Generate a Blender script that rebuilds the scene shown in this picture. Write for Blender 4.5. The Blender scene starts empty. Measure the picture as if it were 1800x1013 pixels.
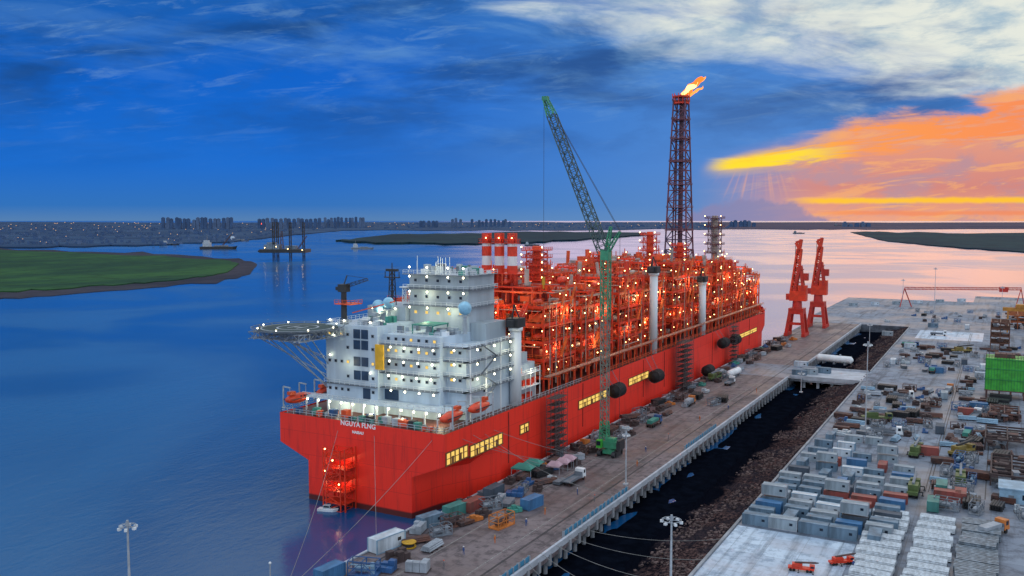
import bpy, math, random
from mathutils import Vector, Matrix, noise
R=math.radians
rnd=random.Random(7)
H=75.3; YAW=R(28.9); PIT=R(4.344); F=1560.0
sY,cY,sP,cP=math.sin(YAW),math.cos(YAW),math.sin(PIT),math.cos(PIT)
def ray(px,py):
    r=px-900; v=506.5-py
    f=F*cP+v*sP; z=-F*sP+v*cP
    return (cY*r-sY*f, sY*r+cY*f, z)
def at(px,py,z=5.0):
    d=ray(px,py); t=(z-H)/d[2]; return (d[0]*t,d[1]*t)
def atX(px,py,X):
    d=ray(px,py); t=X/d[0]; return (X,d[1]*t,H+d[2]*t)
def atY(px,py,Y):
    d=ray(px,py); t=Y/d[1]; return (d[0]*t,Y,H+d[2]*t)
def atF(px,py,dist):
    r=px-900; v=506.5-py; f=F*cP+v*sP; t=dist/f; d=ray(px,py)
    return (d[0]*t,d[1]*t,H+d[2]*t)
def topz(x,y,py):
    f=-sY*x+cY*y; v=506.5-py
    return H+(-F*sP+v*cP)*f/(F*cP+v*sP)
scene=bpy.context.scene
COL=scene.collection
def lin(c):
    c=c/255.0
    return c/12.92 if c<=0.04045 else ((c+0.055)/1.055)**2.4
def srgb(r,g,b): return (lin(r),lin(g),lin(b),1.0)

# ---------------------------------------------------------------- node helpers
class NT:
    def __init__(s,nt): s.nt=nt
    def m(s,op,a,b=None,c=None):
        n=s.nt.nodes.new('ShaderNodeMath'); n.operation=op
        for i,x in enumerate((a,b,c)):
            if x is None: continue
            if isinstance(x,(int,float)): n.inputs[i].default_value=x
            else: s.nt.links.new(x,n.inputs[i])
        return n.outputs[0]
    def sm(s,x,a,b,lo=0.0,hi=1.0):
        n=s.nt.nodes.new('ShaderNodeMapRange'); n.interpolation_type='SMOOTHSTEP'
        s.nt.links.new(x,n.inputs[0])
        flip=a>b
        if flip: a,b=b,a; lo,hi=hi,lo
        n.inputs[1].default_value=a; n.inputs[2].default_value=b
        n.inputs[3].default_value=lo; n.inputs[4].default_value=hi
        return n.outputs[0]
    def mix(s,f,A,B,mode='MIX'):
        n=s.nt.nodes.new('ShaderNodeMix'); n.data_type='RGBA'; n.blend_type=mode
        for i,x in ((0,f),(6,A),(7,B)):
            if isinstance(x,(int,float,tuple)): n.inputs[i].default_value=x
            else: s.nt.links.new(x,n.inputs[i])
        return n.outputs[2]
    def noise(s,vec,scale,detail=4,rough=.55,dist=0.0):
        n=s.nt.nodes.new('ShaderNodeTexNoise')
        n.inputs['Scale'].default_value=scale; n.inputs['Detail'].default_value=detail
        n.inputs['Roughness'].default_value=rough; n.inputs['Distortion'].default_value=dist
        if vec is not None: s.nt.links.new(vec,n.inputs['Vector'])
        return n.outputs['Fac']
    def comb(s,x,y,z):
        n=s.nt.nodes.new('ShaderNodeCombineXYZ')
        for i,q in enumerate((x,y,z)):
            if isinstance(q,(int,float)): n.inputs[i].default_value=q
            else: s.nt.links.new(q,n.inputs[i])
        return n.outputs[0]
    def dot(s,v,c):
        n=s.nt.nodes.new('ShaderNodeVectorMath'); n.operation='DOT_PRODUCT'
        s.nt.links.new(v,n.inputs[0]); n.inputs[1].default_value=c
        return n.outputs['Value']
    def ramp(s,f,stops):
        n=s.nt.nodes.new('ShaderNodeValToRGB'); s.nt.links.new(f,n.inputs[0])
        e=n.color_ramp.elements
        while len(e)<len(stops): e.new(.5)
        for i,(p,c) in enumerate(stops): e[i].position=p; e[i].color=c
        return n.outputs[0]

def mapped(nt,scale=(1,1,1)):
    tc=nt.nodes.new('ShaderNodeTexCoord'); mp=nt.nodes.new('ShaderNodeMapping')
    mp.inputs['Scale'].default_value=scale
    nt.links.new(tc.outputs['Object'],mp.inputs['Vector']); return mp.outputs[0]
MATS={}
def paint(key,col,rough=.55,metal=0.0,var=.35,scale=.35,streak=False,bump=0.0,emit=None,es=0.0,sec=None,spec=None):
    if key in MATS: return MATS[key]
    m=bpy.data.materials.new(key); m.use_nodes=True; nt=m.node_tree; h=NT(nt)
    b=nt.nodes['Principled BSDF']
    v=mapped(nt,(1,1,.15) if streak else (1,1,1))
    f=h.noise(v,scale,6,.65)
    dark=tuple(x*(1-var) for x in col[:3])+(1,)
    if sec: dark=tuple(sec)+(1,)
    c=h.mix(h.sm(f,.35,.68),dark,tuple(col[:3])+(1,))
    nt.links.new(c,b.inputs['Base Color'])
    b.inputs['Roughness'].default_value=rough; b.inputs['Metallic'].default_value=metal
    if spec is not None: b.inputs['Specular IOR Level'].default_value=spec
    if bump:
        bp=nt.nodes.new('ShaderNodeBump'); bp.inputs['Strength'].default_value=bump
        bp.inputs['Distance'].default_value=.3
        nt.links.new(h.noise(v,scale*6,5),bp.inputs['Height']); nt.links.new(bp.outputs[0],b.inputs['Normal'])
    if emit:
        b.inputs['Emission Color'].default_value=tuple(emit)+(1,); b.inputs['Emission Strength'].default_value=es
        m.cycles.emission_sampling='NONE'
    MATS[key]=m; return m
def glow(key,col,s):
    if key in MATS: return MATS[key]
    m=bpy.data.materials.new(key); m.use_nodes=True; nt=m.node_tree
    nt.nodes.clear(); e=nt.nodes.new('ShaderNodeEmission'); o=nt.nodes.new('ShaderNodeOutputMaterial')
    e.inputs[0].default_value=tuple(col)+(1,); e.inputs[1].default_value=s
    nt.links.new(e.outputs[0],o.inputs[0]); m.cycles.emission_sampling='NONE'
    MATS[key]=m; return m

# ---------------------------------------------------------------- mesh builder
def rootloc(p):
    if p is None: return Vector((0,0,0))
    while p.parent: p=p.parent
    return Vector(p.location)
class MB:
    def __init__(s): s.v=[]; s.f=[]
    def add(s,vs,fs):
        o=len(s.v); s.v+= [tuple(p) for p in vs]; s.f+=[tuple(i+o for i in f) for f in fs]
        return s
    def b2(s,x0,x1,y0,y1,z0,z1):
        return s.add([(x0,y0,z0),(x1,y0,z0),(x1,y1,z0),(x0,y1,z0),(x0,y0,z1),(x1,y0,z1),(x1,y1,z1),(x0,y1,z1)],
              [(0,3,2,1),(4,5,6,7),(0,1,5,4),(1,2,6,5),(2,3,7,6),(3,0,4,7)])
    def box(s,cx,cy,cz,sx,sy,sz,rz=0):
        c,q=math.cos(rz),math.sin(rz); vs=[]
        for z in (-sz/2,sz/2):
            for x,y in ((-sx/2,-sy/2),(sx/2,-sy/2),(sx/2,sy/2),(-sx/2,sy/2)):
                vs.append((cx+x*c-y*q,cy+x*q+y*c,cz+z))
        return s.add(vs,[(0,3,2,1),(4,5,6,7),(0,1,5,4),(1,2,6,5),(2,3,7,6),(3,0,4,7)])
    def bar(s,p,q,w,h=None):
        p=Vector(p);q=Vector(q);d=q-p
        if d.length<1e-6: return
        d.normalize(); u=Vector((0,0,1)) if abs(d.z)<.95 else Vector((1,0,0))
        a=d.cross(u).normalized(); b=a.cross(d); h=h or w
        a=a*w/2;b=b*h/2
        s.add([p-a-b,p+a-b,p+a+b,p-a+b,q-a-b,q+a-b,q+a+b,q-a+b],
              [(0,3,2,1),(4,5,6,7),(0,1,5,4),(1,2,6,5),(2,3,7,6),(3,0,4,7)])
    def cyl(s,p,q,r0,r1=None,n=10):
        if r1 is None: r1=r0
        p=Vector(p);q=Vector(q);d=(q-p).normalized(); u=Vector((0,0,1)) if abs(d.z)<.95 else Vector((1,0,0))
        a=d.cross(u).normalized(); b=a.cross(d); vs=[]
        for c,r in ((p,r0),(q,r1)):
            for i in range(n):
                t=2*math.pi*i/n; vs.append(c+a*math.cos(t)*r+b*math.sin(t)*r)
        fs=[(i,(i+1)%n,n+(i+1)%n,n+i) for i in range(n)]+[tuple(range(n))[::-1],tuple(range(n,2*n))]
        s.add(vs,fs)
    def ball(s,c,r,n=10,m=6,sc=(1,1,1)):
        vs=[];fs=[]
        for j in range(m+1):
            ph=math.pi*j/m
            for i in range(n):
                t=2*math.pi*i/n
                vs.append((c[0]+r*sc[0]*math.sin(ph)*math.cos(t),c[1]+r*sc[1]*math.sin(ph)*math.sin(t),c[2]+r*sc[2]*math.cos(ph)))
        for j in range(m):
            for i in range(n): fs.append((j*n+i,(j+1)*n+i,(j+1)*n+(i+1)%n,j*n+(i+1)%n))
        s.add(vs,fs)
    def vessel(s,p,q,r,n=12):
        p=Vector(p);q=Vector(q);d=(q-p).normalized()*r*.5
        s.cyl(p,q,r,r,n); s.cyl(q,q+d,r,r*.35,n); s.cyl(p-d,p,r*.35,r,n)
    def lattice(s,p,q,w0,w1,n,bw,up=None):
        p=Vector(p);q=Vector(q);d=(q-p).normalized()
        u=Vector(up) if up else (Vector((0,0,1)) if abs(d.z)<.95 else Vector((1,0,0)))
        a=d.cross(u).normalized(); b=a.cross(d)
        pts=[]
        for k in range(n+1):
            t=k/n; c=p.lerp(q,t); w=(w0+(w1-w0)*t)/2
            pts.append([c+a*w+b*w,c-a*w+b*w,c-a*w-b*w,c+a*w-b*w])
        for k in range(n):
            for i in range(4):
                s.bar(pts[k][i],pts[k+1][i],bw)
                j=(i+1)%4
                if (k+i)%2: s.bar(pts[k][i],pts[k+1][j],bw*.6)
                else: s.bar(pts[k][j],pts[k+1][i],bw*.6)
                s.bar(pts[k+1][i],pts[k+1][j],bw*.6)
    def rail(s,pts,h=1.1,w=.1,step=2.5):
        for p,q in zip(pts[:-1],pts[1:]):
            p=Vector(p);q=Vector(q);L=(q-p).length;n=max(1,int(L/step))
            for k in range(n+1):
                c=p.lerp(q,k/n); s.bar(c,c+Vector((0,0,h)),w)
            for z in (h,h*.5): s.bar(p+Vector((0,0,z)),q+Vector((0,0,z)),w)
    def build(s,name,mat,parent=None,smooth=False):
        off=rootloc(parent)
        me=bpy.data.meshes.new(name)
        me.from_pydata([(x-off.x,y-off.y,z-off.z) for x,y,z in s.v],[],s.f)
        me.materials.append(mat); me.update()
        if smooth: me.polygons.foreach_set('use_smooth',[True]*len(me.polygons))
        o=bpy.data.objects.new(name,me); COL.objects.link(o)
        if parent: o.parent=parent
        return o
def tag(o,label,cat,group=None,kind=None):
    if label: o['label']=label
    if cat: o['category']=cat
    if group: o['group']=group
    if kind: o['kind']=kind
    return o
def thing(name,label,cat,loc=(0,0,0),rz=0,group=None):
    o=bpy.data.objects.new(name,None); COL.objects.link(o); o.location=loc; o.rotation_euler=(0,0,rz)
    return tag(o,label,cat,group)
def struct(mb,name,mat,smooth=False):
    o=mb.build(name,mat,None,smooth); o['kind']='structure'; return o
def copy_tree(o,parent=None):
    c=o.copy(); COL.objects.link(c); c.parent=parent
    for ch in o.children: copy_tree(ch,c)
    return c
class Proto:
    """first use moves the original, later uses copy it"""
    def __init__(s,root): s.root=root; s.used=False
    def put(s,loc,rz,label,group=None,scale=None):
        o=s.root if not s.used else copy_tree(s.root)
        s.used=True
        o.location=loc; o.rotation_euler=(0,0,rz); o.scale=scale or (1,1,1)
        o['label']=label
        if group: o['group']=group
        elif 'group' in o: del o['group']
        return o
ORD=['first','second','third','fourth','fifth','sixth','seventh','eighth','ninth','tenth','eleventh','twelfth','thirteenth','fourteenth','fifteenth','sixteenth','seventeenth','eighteenth','nineteenth','twentieth']
TENS={2:'twenty',3:'thirty',4:'forty',5:'fifty',6:'sixty',7:'seventy',8:'eighty',9:'ninety'}
def ordw(i):
    n=i+1
    if n<=20: return ORD[n-1]
    a,b=divmod(n,10)
    return (TENS[a][:-1]+'ieth') if b==0 else TENS[a]+'-'+ORD[b-1]
def lamp(loc,e,col=(1,.62,.28),r=.5):
    l=bpy.data.lights.new('floodlight_beam','POINT'); l.energy=e; l.color=col; l.shadow_soft_size=r
    o=bpy.data.objects.new('floodlight_beam',l); COL.objects.link(o); o.location=loc; return o

# ---------------------------------------------------------------- camera
cam=bpy.data.cameras.new('camera'); co=bpy.data.objects.new('camera',cam); COL.objects.link(co)
co.location=(0,0,H); co.rotation_euler=(R(90)-PIT,0,YAW)
cam.sensor_width=36; cam.lens=F/1800*36; cam.clip_start=1; cam.clip_end=300000
scene.camera=co
scene.view_settings.view_transform='Standard'; scene.view_settings.look='None'; scene.view_settings.exposure=0

# ---------------------------------------------------------------- sky
w=bpy.data.worlds.new('World'); scene.world=w; w.use_nodes=True; nt=w.node_tree; h=NT(nt)
tc=nt.nodes.new('ShaderNodeTexCoord').outputs['Generated']
r_=h.dot(tc,(cY,sY,0)); f_=h.dot(tc,(-sY,cY,0)); z_=h.dot(tc,(0,0,1))
a_=h.m('ARCTAN2',r_,f_); ac=h.m('MINIMUM',h.m('MAXIMUM',a_,-1.2),1.2)
PXn=h.m('ADD',h.m('MULTIPLY',h.m('TANGENT',ac),1564),900)
hor=h.m('MAXIMUM',h.m('SQRT',h.m('ADD',h.m('MULTIPLY',r_,r_),h.m('MULTIPLY',f_,f_))),.08)
T=h.m('DIVIDE',z_,hor)
PYn=h.m('SUBTRACT',388,h.m('DIVIDE',h.m('MULTIPLY',T,1564),h.m('COSINE',ac)))
def lincomb(a,b,c):
    return h.m('ADD',h.m('MULTIPLY',PXn,a),h.m('ADD',h.m('MULTIPLY',PYn,b),c))
v1=h.comb(lincomb(1/460,0,0),lincomb(.0004,1/105,0),0)
v2=h.comb(lincomb(1/330,0,7),lincomb(-.0012,1/75,3),2)
v3=h.comb(lincomb(1/150,0,1),lincomb(.0018,1/55,9),5)
n1=h.noise(v1,1.0,6,.58,.3); n2=h.noise(v2,1.0,7,.6,.35); n3=h.noise(v3,1.0,8,.64,.3)
n5=h.noise(h.comb(lincomb(1/130,.0015,3),lincomb(.0045,1/20,2),8),1.0,7,.66,.5)
n4=h.noise(h.comb(lincomb(1/30,0,0),lincomb(0,1/30,0),3),1.0,4,.6)
fy=h.m('DIVIDE',PYn,388)
base=h.ramp(fy,[(0.0,srgb(24,94,178)),(.35,srgb(10,98,202)),(.75,srgb(24,108,206)),(.93,srgb(48,114,188)),(1.0,srgb(84,128,178))])
base=h.mix(h.m('MULTIPLY',h.sm(PXn,500,1300),.6),base,srgb(78,142,206))
c=h.mix(h.m('MULTIPLY',h.sm(n1,.43,.64),h.m('MULTIPLY',h.sm(PYn,350,110),.8)),base,srgb(24,70,130))
c=h.mix(h.m('MULTIPLY',h.sm(n2,.46,.68),h.m('MULTIPLY',h.sm(PXn,100,900,.35,1.0),h.m('MULTIPLY',h.sm(PYn,330,40),.5))),c,srgb(112,164,212))
c=h.mix(h.m('MULTIPLY',h.sm(n3,.48,.66),h.m('MULTIPLY',h.sm(PYn,340,140),.30)),c,srgb(38,90,158))
c=h.mix(h.m('MULTIPLY',h.sm(n5,.52,.70),h.m('MULTIPLY',h.sm(PYn,330,60),.34)),c,srgb(120,164,206))
# pale cloud deck, upper right and overhead
W=h.m('ADD',lincomb(1,-4.0,-905),h.m('MULTIPLY',h.m('SUBTRACT',n2,.5),1300))
cream=h.mix(h.sm(n3,.42,.70),srgb(228,232,222),srgb(162,188,206))
cream=h.mix(h.m('MULTIPLY',h.sm(n1,.54,.70),.75),cream,srgb(100,144,188))
cream=h.mix(h.m('MULTIPLY',h.sm(n5,.54,.70),.4),cream,srgb(120,156,190))
c=h.mix(h.sm(W,-160,420),c,cream)
# sunset field
wamp=h.sm(PXn,1250,1600)
wob=h.m('MULTIPLY',h.m('ADD',h.m('MULTIPLY',h.m('SUBTRACT',n2,.5),130),h.m('MULTIPLY',h.m('SUBTRACT',n5,.5),90)),wamp)
D=h.m('ADD',lincomb(.235,1,-296-1240*.235),wob)
S=h.m('MULTIPLY',h.sm(PXn,1190,1440),h.sm(D,-30,18))
pink=h.ramp(fy,[(.3,srgb(244,164,118)),(.62,srgb(232,156,128)),(.85,srgb(214,134,122)),(1.0,srgb(240,164,128))])
pink=h.mix(h.m('MULTIPLY',h.sm(n3,.44,.62),.7),pink,srgb(176,144,160))
pink=h.mix(h.m('MULTIPLY',h.sm(n5,.50,.62),.65),pink,srgb(252,176,104))
pink=h.mix(h.m('MULTIPLY',h.sm(PXn,1500,1250),.55),pink,srgb(132,146,186))
c=h.mix(h.m('MULTIPLY',S,.95),c,pink)
Dup=h.m('SUBTRACT',D,h.m('MULTIPLY',h.m('MAXIMUM',lincomb(1,0,-1240),0),.12))
ridge=h.m('MULTIPLY',h.sm(D,-16,4),h.m('MULTIPLY',h.sm(Dup,24,-4),h.sm(PXn,1222,1300)))
brk=h.m('MAXIMUM',h.sm(n5,.56,.46),h.sm(PXn,1420,1260))
ridge=h.m('MULTIPLY',ridge,h.m('ADD',.22,h.m('MULTIPLY',brk,.78)))
rc=h.ramp(h.m('DIVIDE',lincomb(1,0,-1240),560),[(0,srgb(255,208,40)),(.25,srgb(255,190,60)),(.45,srgb(252,156,80)),(1.0,srgb(248,142,90))])
c=h.mix(ridge,c,rc)
gs=h.m('ABSOLUTE',h.m('ADD',lincomb(.10,1,-292-124),h.m('MULTIPLY',h.m('SUBTRACT',n5,.5),46)))
gsm=h.m('MULTIPLY',h.sm(gs,14,2),h.m('MULTIPLY',h.sm(PXn,1232,1290),h.sm(PXn,1520,1380)))
c=h.mix(gsm,c,srgb(255,222,50))
st=h.m('ABSOLUTE',h.m('ADD',lincomb(.004,1,-359),h.m('MULTIPLY',h.m('SUBTRACT',n4,.5),7)))
stm=h.m('MULTIPLY',h.sm(st,8,1.5),h.sm(PXn,1370,1450))
c=h.mix(h.m('MULTIPLY',stm,.95),c,srgb(255,196,50))
st2=h.m('ABSOLUTE',h.m('ADD',lincomb(.0,1,-374),h.m('MULTIPLY',h.m('SUBTRACT',n3,.5),16)))
c=h.mix(h.m('MULTIPLY',h.sm(st2,6,1),h.m('MULTIPLY',h.sm(PXn,1400,1500),.5)),c,srgb(246,126,64))
ang=h.noise(h.comb(h.m('DIVIDE',lincomb(1,0,-1335),h.m('MAXIMUM',lincomb(0,1,-200),20)),0,0),11,2)
ray_=h.m('MULTIPLY',h.sm(ang,.45,.72),h.m('MULTIPLY',h.m('MULTIPLY',h.sm(PXn,1245,1300),h.sm(PXn,1420,1360)),h.m('MULTIPLY',h.sm(PYn,296,316),h.sm(PYn,362,330))))
c=h.mix(h.m('MULTIPLY',ray_,.35),c,srgb(252,176,120))
q=h.m('POWER',h.m('ABSOLUTE',h.m('DIVIDE',lincomb(1,0,-1325),100)),2.0)
cu=h.m('SUBTRACT',PYn,h.m('ADD',h.m('ADD',350,h.m('MULTIPLY',q,20)),h.m('MULTIPLY',h.m('SUBTRACT',n4,.5),44)))
c=h.mix(h.m('MULTIPLY',h.sm(cu,-6,8),.75),c,srgb(126,128,174))
# unseen sky behind the viewer and overhead: pale fill added to light front faces
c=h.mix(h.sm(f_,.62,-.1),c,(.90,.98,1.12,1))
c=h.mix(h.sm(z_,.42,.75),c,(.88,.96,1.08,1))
sky=nt.nodes.new('ShaderNodeTexSky'); sky.sky_type='NISHITA'; sky.sun_disc=False
SUNAZ=math.atan2(cY*440-sY*1560, sY*440+cY*1560)
sky.sun_elevation=R(6); sky.sun_rotation=SUNAZ
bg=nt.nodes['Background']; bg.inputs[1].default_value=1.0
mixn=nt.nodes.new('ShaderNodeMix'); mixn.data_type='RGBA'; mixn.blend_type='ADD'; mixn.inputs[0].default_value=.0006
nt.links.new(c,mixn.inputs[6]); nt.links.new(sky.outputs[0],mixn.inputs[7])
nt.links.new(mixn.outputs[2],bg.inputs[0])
sl=bpy.data.lights.new('sun','SUN'); sl.energy=.30; sl.angle=R(40); sl.color=(1,.62,.42)
so=bpy.data.objects.new('sun',sl); COL.objects.link(so)
sd=Vector((math.sin(SUNAZ)*math.cos(R(16)),math.cos(SUNAZ)*math.cos(R(16)),math.sin(R(16))))
so.rotation_euler=sd.to_track_quat('Z','Y').to_euler()

# ---------------------------------------------------------------- materials
mred=paint('module_red',(.82,.055,.018),.5,var=.35,scale=.25)
crimson=paint('crane_crimson',(.58,.03,.018),.5,var=.3,scale=.25)
dred=paint('module_dark_red',(.24,.016,.012),.6,var=.4)
ored=paint('orange_red',(.88,.11,.028),.5)
white=paint('white_paint',(.56,.69,.80),.5,var=.22,scale=.2,streak=True)
gwhite=paint('greyed_white_paint',(.42,.51,.58),.5,var=.25,scale=.2,streak=True)
bwhite=paint('bright_white_paint',(.76,.83,.88),.5,var=.2,scale=.2,streak=True)
offw=paint('off_white',(.48,.56,.62),.5,var=.35,scale=.5)
silver=paint('pipe_silver',(.50,.38,.33),.35,metal=.4,var=.35)
grey=paint('steel_grey',(.18,.22,.27),.55)
lgrey=paint('light_grey',(.36,.42,.49),.6)
dark=paint('dark_steel',(.03,.036,.045),.6)
black=paint('black_rubber',(.010,.010,.012),.8)
blue=paint('blue_paint',(.03,.12,.32),.5)
pblue=paint('pale_blue_paint',(.26,.44,.60),.5)
green=paint('green_paint',(.03,.30,.07),.5)
cgreen=paint('crane_green',(.05,.34,.19),.5)
bgreen=paint('bright_green',(.06,.48,.05),.5)
yellow=paint('yellow_paint',(.62,.36,.02),.5)
orange=paint('orange_paint',(.62,.2,.04),.5)
rust=paint('rusty_steel',(.16,.07,.05),.8,sec=(.06,.045,.05))
brown=paint('brown_steel',(.07,.048,.05),.8)
teal=paint('tarp_teal',(.05,.30,.25),.7)
pinkw=paint('pink_sheet',(.55,.38,.46),.7)
glass=paint('dark_glass',(.01,.02,.04),.12)
skin=paint('skin',(.4,.24,.17),.6)
wglow=glow('lamp_warm',(1,.62,.22),14); cglow=glow('lamp_white',(1,.92,.60),11)
wing=glow('window_warm',(1,.66,.16),1.0); redglow=glow('lamp_red',(1,.1,.05),6)

def ground_mat(key,c1,c2,c3,joint,sc=.02,wet=.35):
    m=bpy.data.materials.new(key); m.use_nodes=True; nt=m.node_tree; h=NT(nt); b=nt.nodes['Principled BSDF']
    v=mapped(nt)
    a=h.noise(v,sc,7,.65,.3); b2=h.noise(v,sc*9,6,.7); st=h.noise(mapped(nt,(1,.06,1)),.35,5,.6)
    c=h.mix(h.sm(a,.38,.62),c1,c2); c=h.mix(h.m('MULTIPLY',h.sm(b2,.46,.62),.8),c,c3)
    c=h.mix(h.m('MULTIPLY',h.sm(st,.50,.66),.6),c,tuple(x*.5 for x in c3[:3])+(1,))
    br=nt.nodes.new('ShaderNodeTexBrick'); br.offset=0; br.inputs['Scale'].default_value=1
    br.inputs['Brick Width'].default_value=joint; br.inputs['Row Height'].default_value=joint*.8
    br.inputs['Mortar Size'].default_value=.07; nt.links.new(v,br.inputs['Vector'])
    br.inputs['Color1'].default_value=(1,1,1,1); br.inputs['Color2'].default_value=(.80,.80,.82,1); br.inputs['Mortar'].default_value=(.6,.6,.6,1)
    c=h.mix(1.0,c,br.outputs[0],'MULTIPLY')
    nt.links.new(c,b.inputs['Base Color'])
    nt.links.new(h.sm(a,.4,.6,wet,.85),b.inputs['Roughness'])
    return m
quaym=ground_mat('quay_concrete',(.145,.12,.13,1),(.21,.175,.185,1),(.065,.055,.065,1),6.0,sc=.05,wet=.5)
yardm=ground_mat('yard_concrete',(.14,.18,.24,1),(.23,.28,.355,1),(.08,.10,.135,1),8.0,sc=.022,wet=.45)
padm=ground_mat('pad_concrete',(.40,.52,.66,1),(.56,.68,.80,1),(.26,.35,.46,1),7.0,sc=.06)
conc=paint('pale_concrete',(.32,.35,.39),.8,var=.4,scale=.2,streak=True)
bconc=paint('bridge_concrete',(.46,.52,.60),.7,var=.3,scale=.2)

# ---------------------------------------------------------------- water
wm=bpy.data.materials.new('water'); wm.use_nodes=True; nt=wm.node_tree; h=NT(nt); b=nt.nodes['Principled BSDF']
v=mapped(nt); vs=mapped(nt,(1,.45,1))
big=h.noise(v,.004,4,.5,1.0)
nt.links.new(h.mix(h.sm(big,.4,.65),(.004,.062,.19,1),(.008,.105,.27,1)),b.inputs['Base Color'])
b.inputs['IOR'].default_value=1.33
nt.links.new(h.sm(big,.4,.6,.14,.24),b.inputs['Roughness'])
hgt=h.m('ADD',h.m('MULTIPLY',h.noise(vs,.14,5,.6,.6),.45),h.m('MULTIPLY',h.noise(vs,.7,4,.6),.22))
bp=nt.nodes.new('ShaderNodeBump'); bp.inputs['Strength'].default_value=.28; bp.inputs['Distance'].default_value=.8
nt.links.new(hgt,bp.inputs['Height']); nt.links.new(bp.outputs[0],b.inputs['Normal'])
m=MB(); m.add([(-160000,-160000,0),(160000,-160000,0),(160000,160000,0),(-160000,160000,0)],[(0,1,2,3)])
struct(m,'water',wm)

# ---------------------------------------------------------------- far shores
def grassm(key,c1,c2,sc):
    m=bpy.data.materials.new(key); m.use_nodes=True; nt=m.node_tree; h=NT(nt); b=nt.nodes['Principled BSDF']
    v=mapped(nt,(1,.6,1)); f=h.noise(v,sc,8,.68,.5); g=h.noise(v,sc*12,5,.7)
    c=h.mix(h.sm(f,.38,.62),c1,c2); c=h.mix(h.m('MULTIPLY',h.sm(g,.45,.65),.5),c,tuple(x*.45 for x in c1[:3])+(1,))
    nt.links.new(c,b.inputs['Base Color']); b.inputs['Roughness'].default_value=.95
    b.inputs['Specular IOR Level'].default_value=.1
    return m
def shore(name,ring,z,mat,jit=0.0,sub=8,zb=-2):
    pts=[]; n=len(ring)
    for i in range(n):
        a=ring[i];b=ring[(i+1)%n]
        for k in range(sub):
            t=k/sub; x=a[0]+(b[0]-a[0])*t; y=a[1]+(b[1]-a[1])*t
            if jit: y+=jit*noise.noise(Vector((x*.03,y*.2,1.7)))+jit*.5*noise.noise(Vector((x*.11,y*.2,5)))
            pts.append(at(x,y,z))
    m=MB(); k=len(pts)
    m.add([(p[0],p[1],z) for p in pts]+[(p[0],p[1],zb) for p in pts],
          [tuple(range(k))]+[(i,i+k,(i+1)%k+k,(i+1)%k) for i in range(k)])
    return struct(m,name,mat)
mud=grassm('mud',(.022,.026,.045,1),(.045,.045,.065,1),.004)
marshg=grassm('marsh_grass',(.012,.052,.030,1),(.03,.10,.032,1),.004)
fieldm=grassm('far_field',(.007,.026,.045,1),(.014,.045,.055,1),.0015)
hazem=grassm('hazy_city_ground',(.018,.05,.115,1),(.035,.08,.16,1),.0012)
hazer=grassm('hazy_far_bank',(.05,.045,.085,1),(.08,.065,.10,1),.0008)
shore('mud_bank',[(-250,428),(0,438),(250,444),(420,455),(452,464),(440,482),(380,496),(200,511),(-20,527),(-260,540)],.5,mud,4)
shore('marsh_island',[(-250,432),(0,440),(250,449),(405,458),(420,463),(400,478),(330,490),(180,502),(-20,514),(-260,528)],1.6,marshg,3)
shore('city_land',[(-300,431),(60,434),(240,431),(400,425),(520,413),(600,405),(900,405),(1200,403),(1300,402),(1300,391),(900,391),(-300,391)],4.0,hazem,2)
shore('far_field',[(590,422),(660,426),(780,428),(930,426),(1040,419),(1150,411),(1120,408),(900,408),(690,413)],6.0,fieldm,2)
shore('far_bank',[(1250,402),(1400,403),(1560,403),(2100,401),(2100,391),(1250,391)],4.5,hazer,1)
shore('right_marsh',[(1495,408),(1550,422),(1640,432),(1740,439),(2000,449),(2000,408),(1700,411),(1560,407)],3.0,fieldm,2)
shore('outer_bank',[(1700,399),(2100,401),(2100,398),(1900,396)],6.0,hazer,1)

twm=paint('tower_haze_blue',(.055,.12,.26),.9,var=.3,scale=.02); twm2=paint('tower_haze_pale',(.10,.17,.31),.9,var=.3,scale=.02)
twg=glow('city_lights',(1,.62,.3),1.2)
def tower(px,py,top,wpx,mat,lab,grp):
    x,y=at(px,py,4); f=-sY*x+cY*y; s=wpx/F*f; z=topz(x,y,top)
    m=MB(); m.box(x,y,(4+z)/2-3,s,s*.7,z+2,YAW)
    m.box(x,y,z+s*.08,s*.5,s*.4,s*.2,YAW)
    for k in (-.25,.25): m.box(x+cY*s*k+sY*s*.36,y+sY*s*k-cY*s*.36,(4+z)/2,s*.16,s*.05,z*.9,YAW)
    o=m.build('apartment_tower',mat); tag(o,lab,'building',grp)
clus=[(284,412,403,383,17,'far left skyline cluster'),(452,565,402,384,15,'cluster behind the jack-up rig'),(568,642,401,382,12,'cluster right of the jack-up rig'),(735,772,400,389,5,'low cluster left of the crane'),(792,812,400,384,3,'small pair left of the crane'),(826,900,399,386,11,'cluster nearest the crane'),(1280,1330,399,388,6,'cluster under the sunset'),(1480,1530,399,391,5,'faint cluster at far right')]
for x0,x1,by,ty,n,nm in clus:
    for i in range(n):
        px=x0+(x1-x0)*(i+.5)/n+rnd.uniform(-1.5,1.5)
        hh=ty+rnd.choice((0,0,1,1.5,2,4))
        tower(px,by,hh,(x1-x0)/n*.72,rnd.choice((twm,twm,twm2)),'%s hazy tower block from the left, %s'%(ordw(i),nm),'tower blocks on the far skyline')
m=MB(); m2=MB(); lm=MB()
def inland(px,py):
    edge=433-(max(0,px-240)*.03 if px<400 else 0)-(max(0,px-380)*.16 if px<560 else 0)
    if px>=560: edge=403.5
    return py<edge-1
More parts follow.
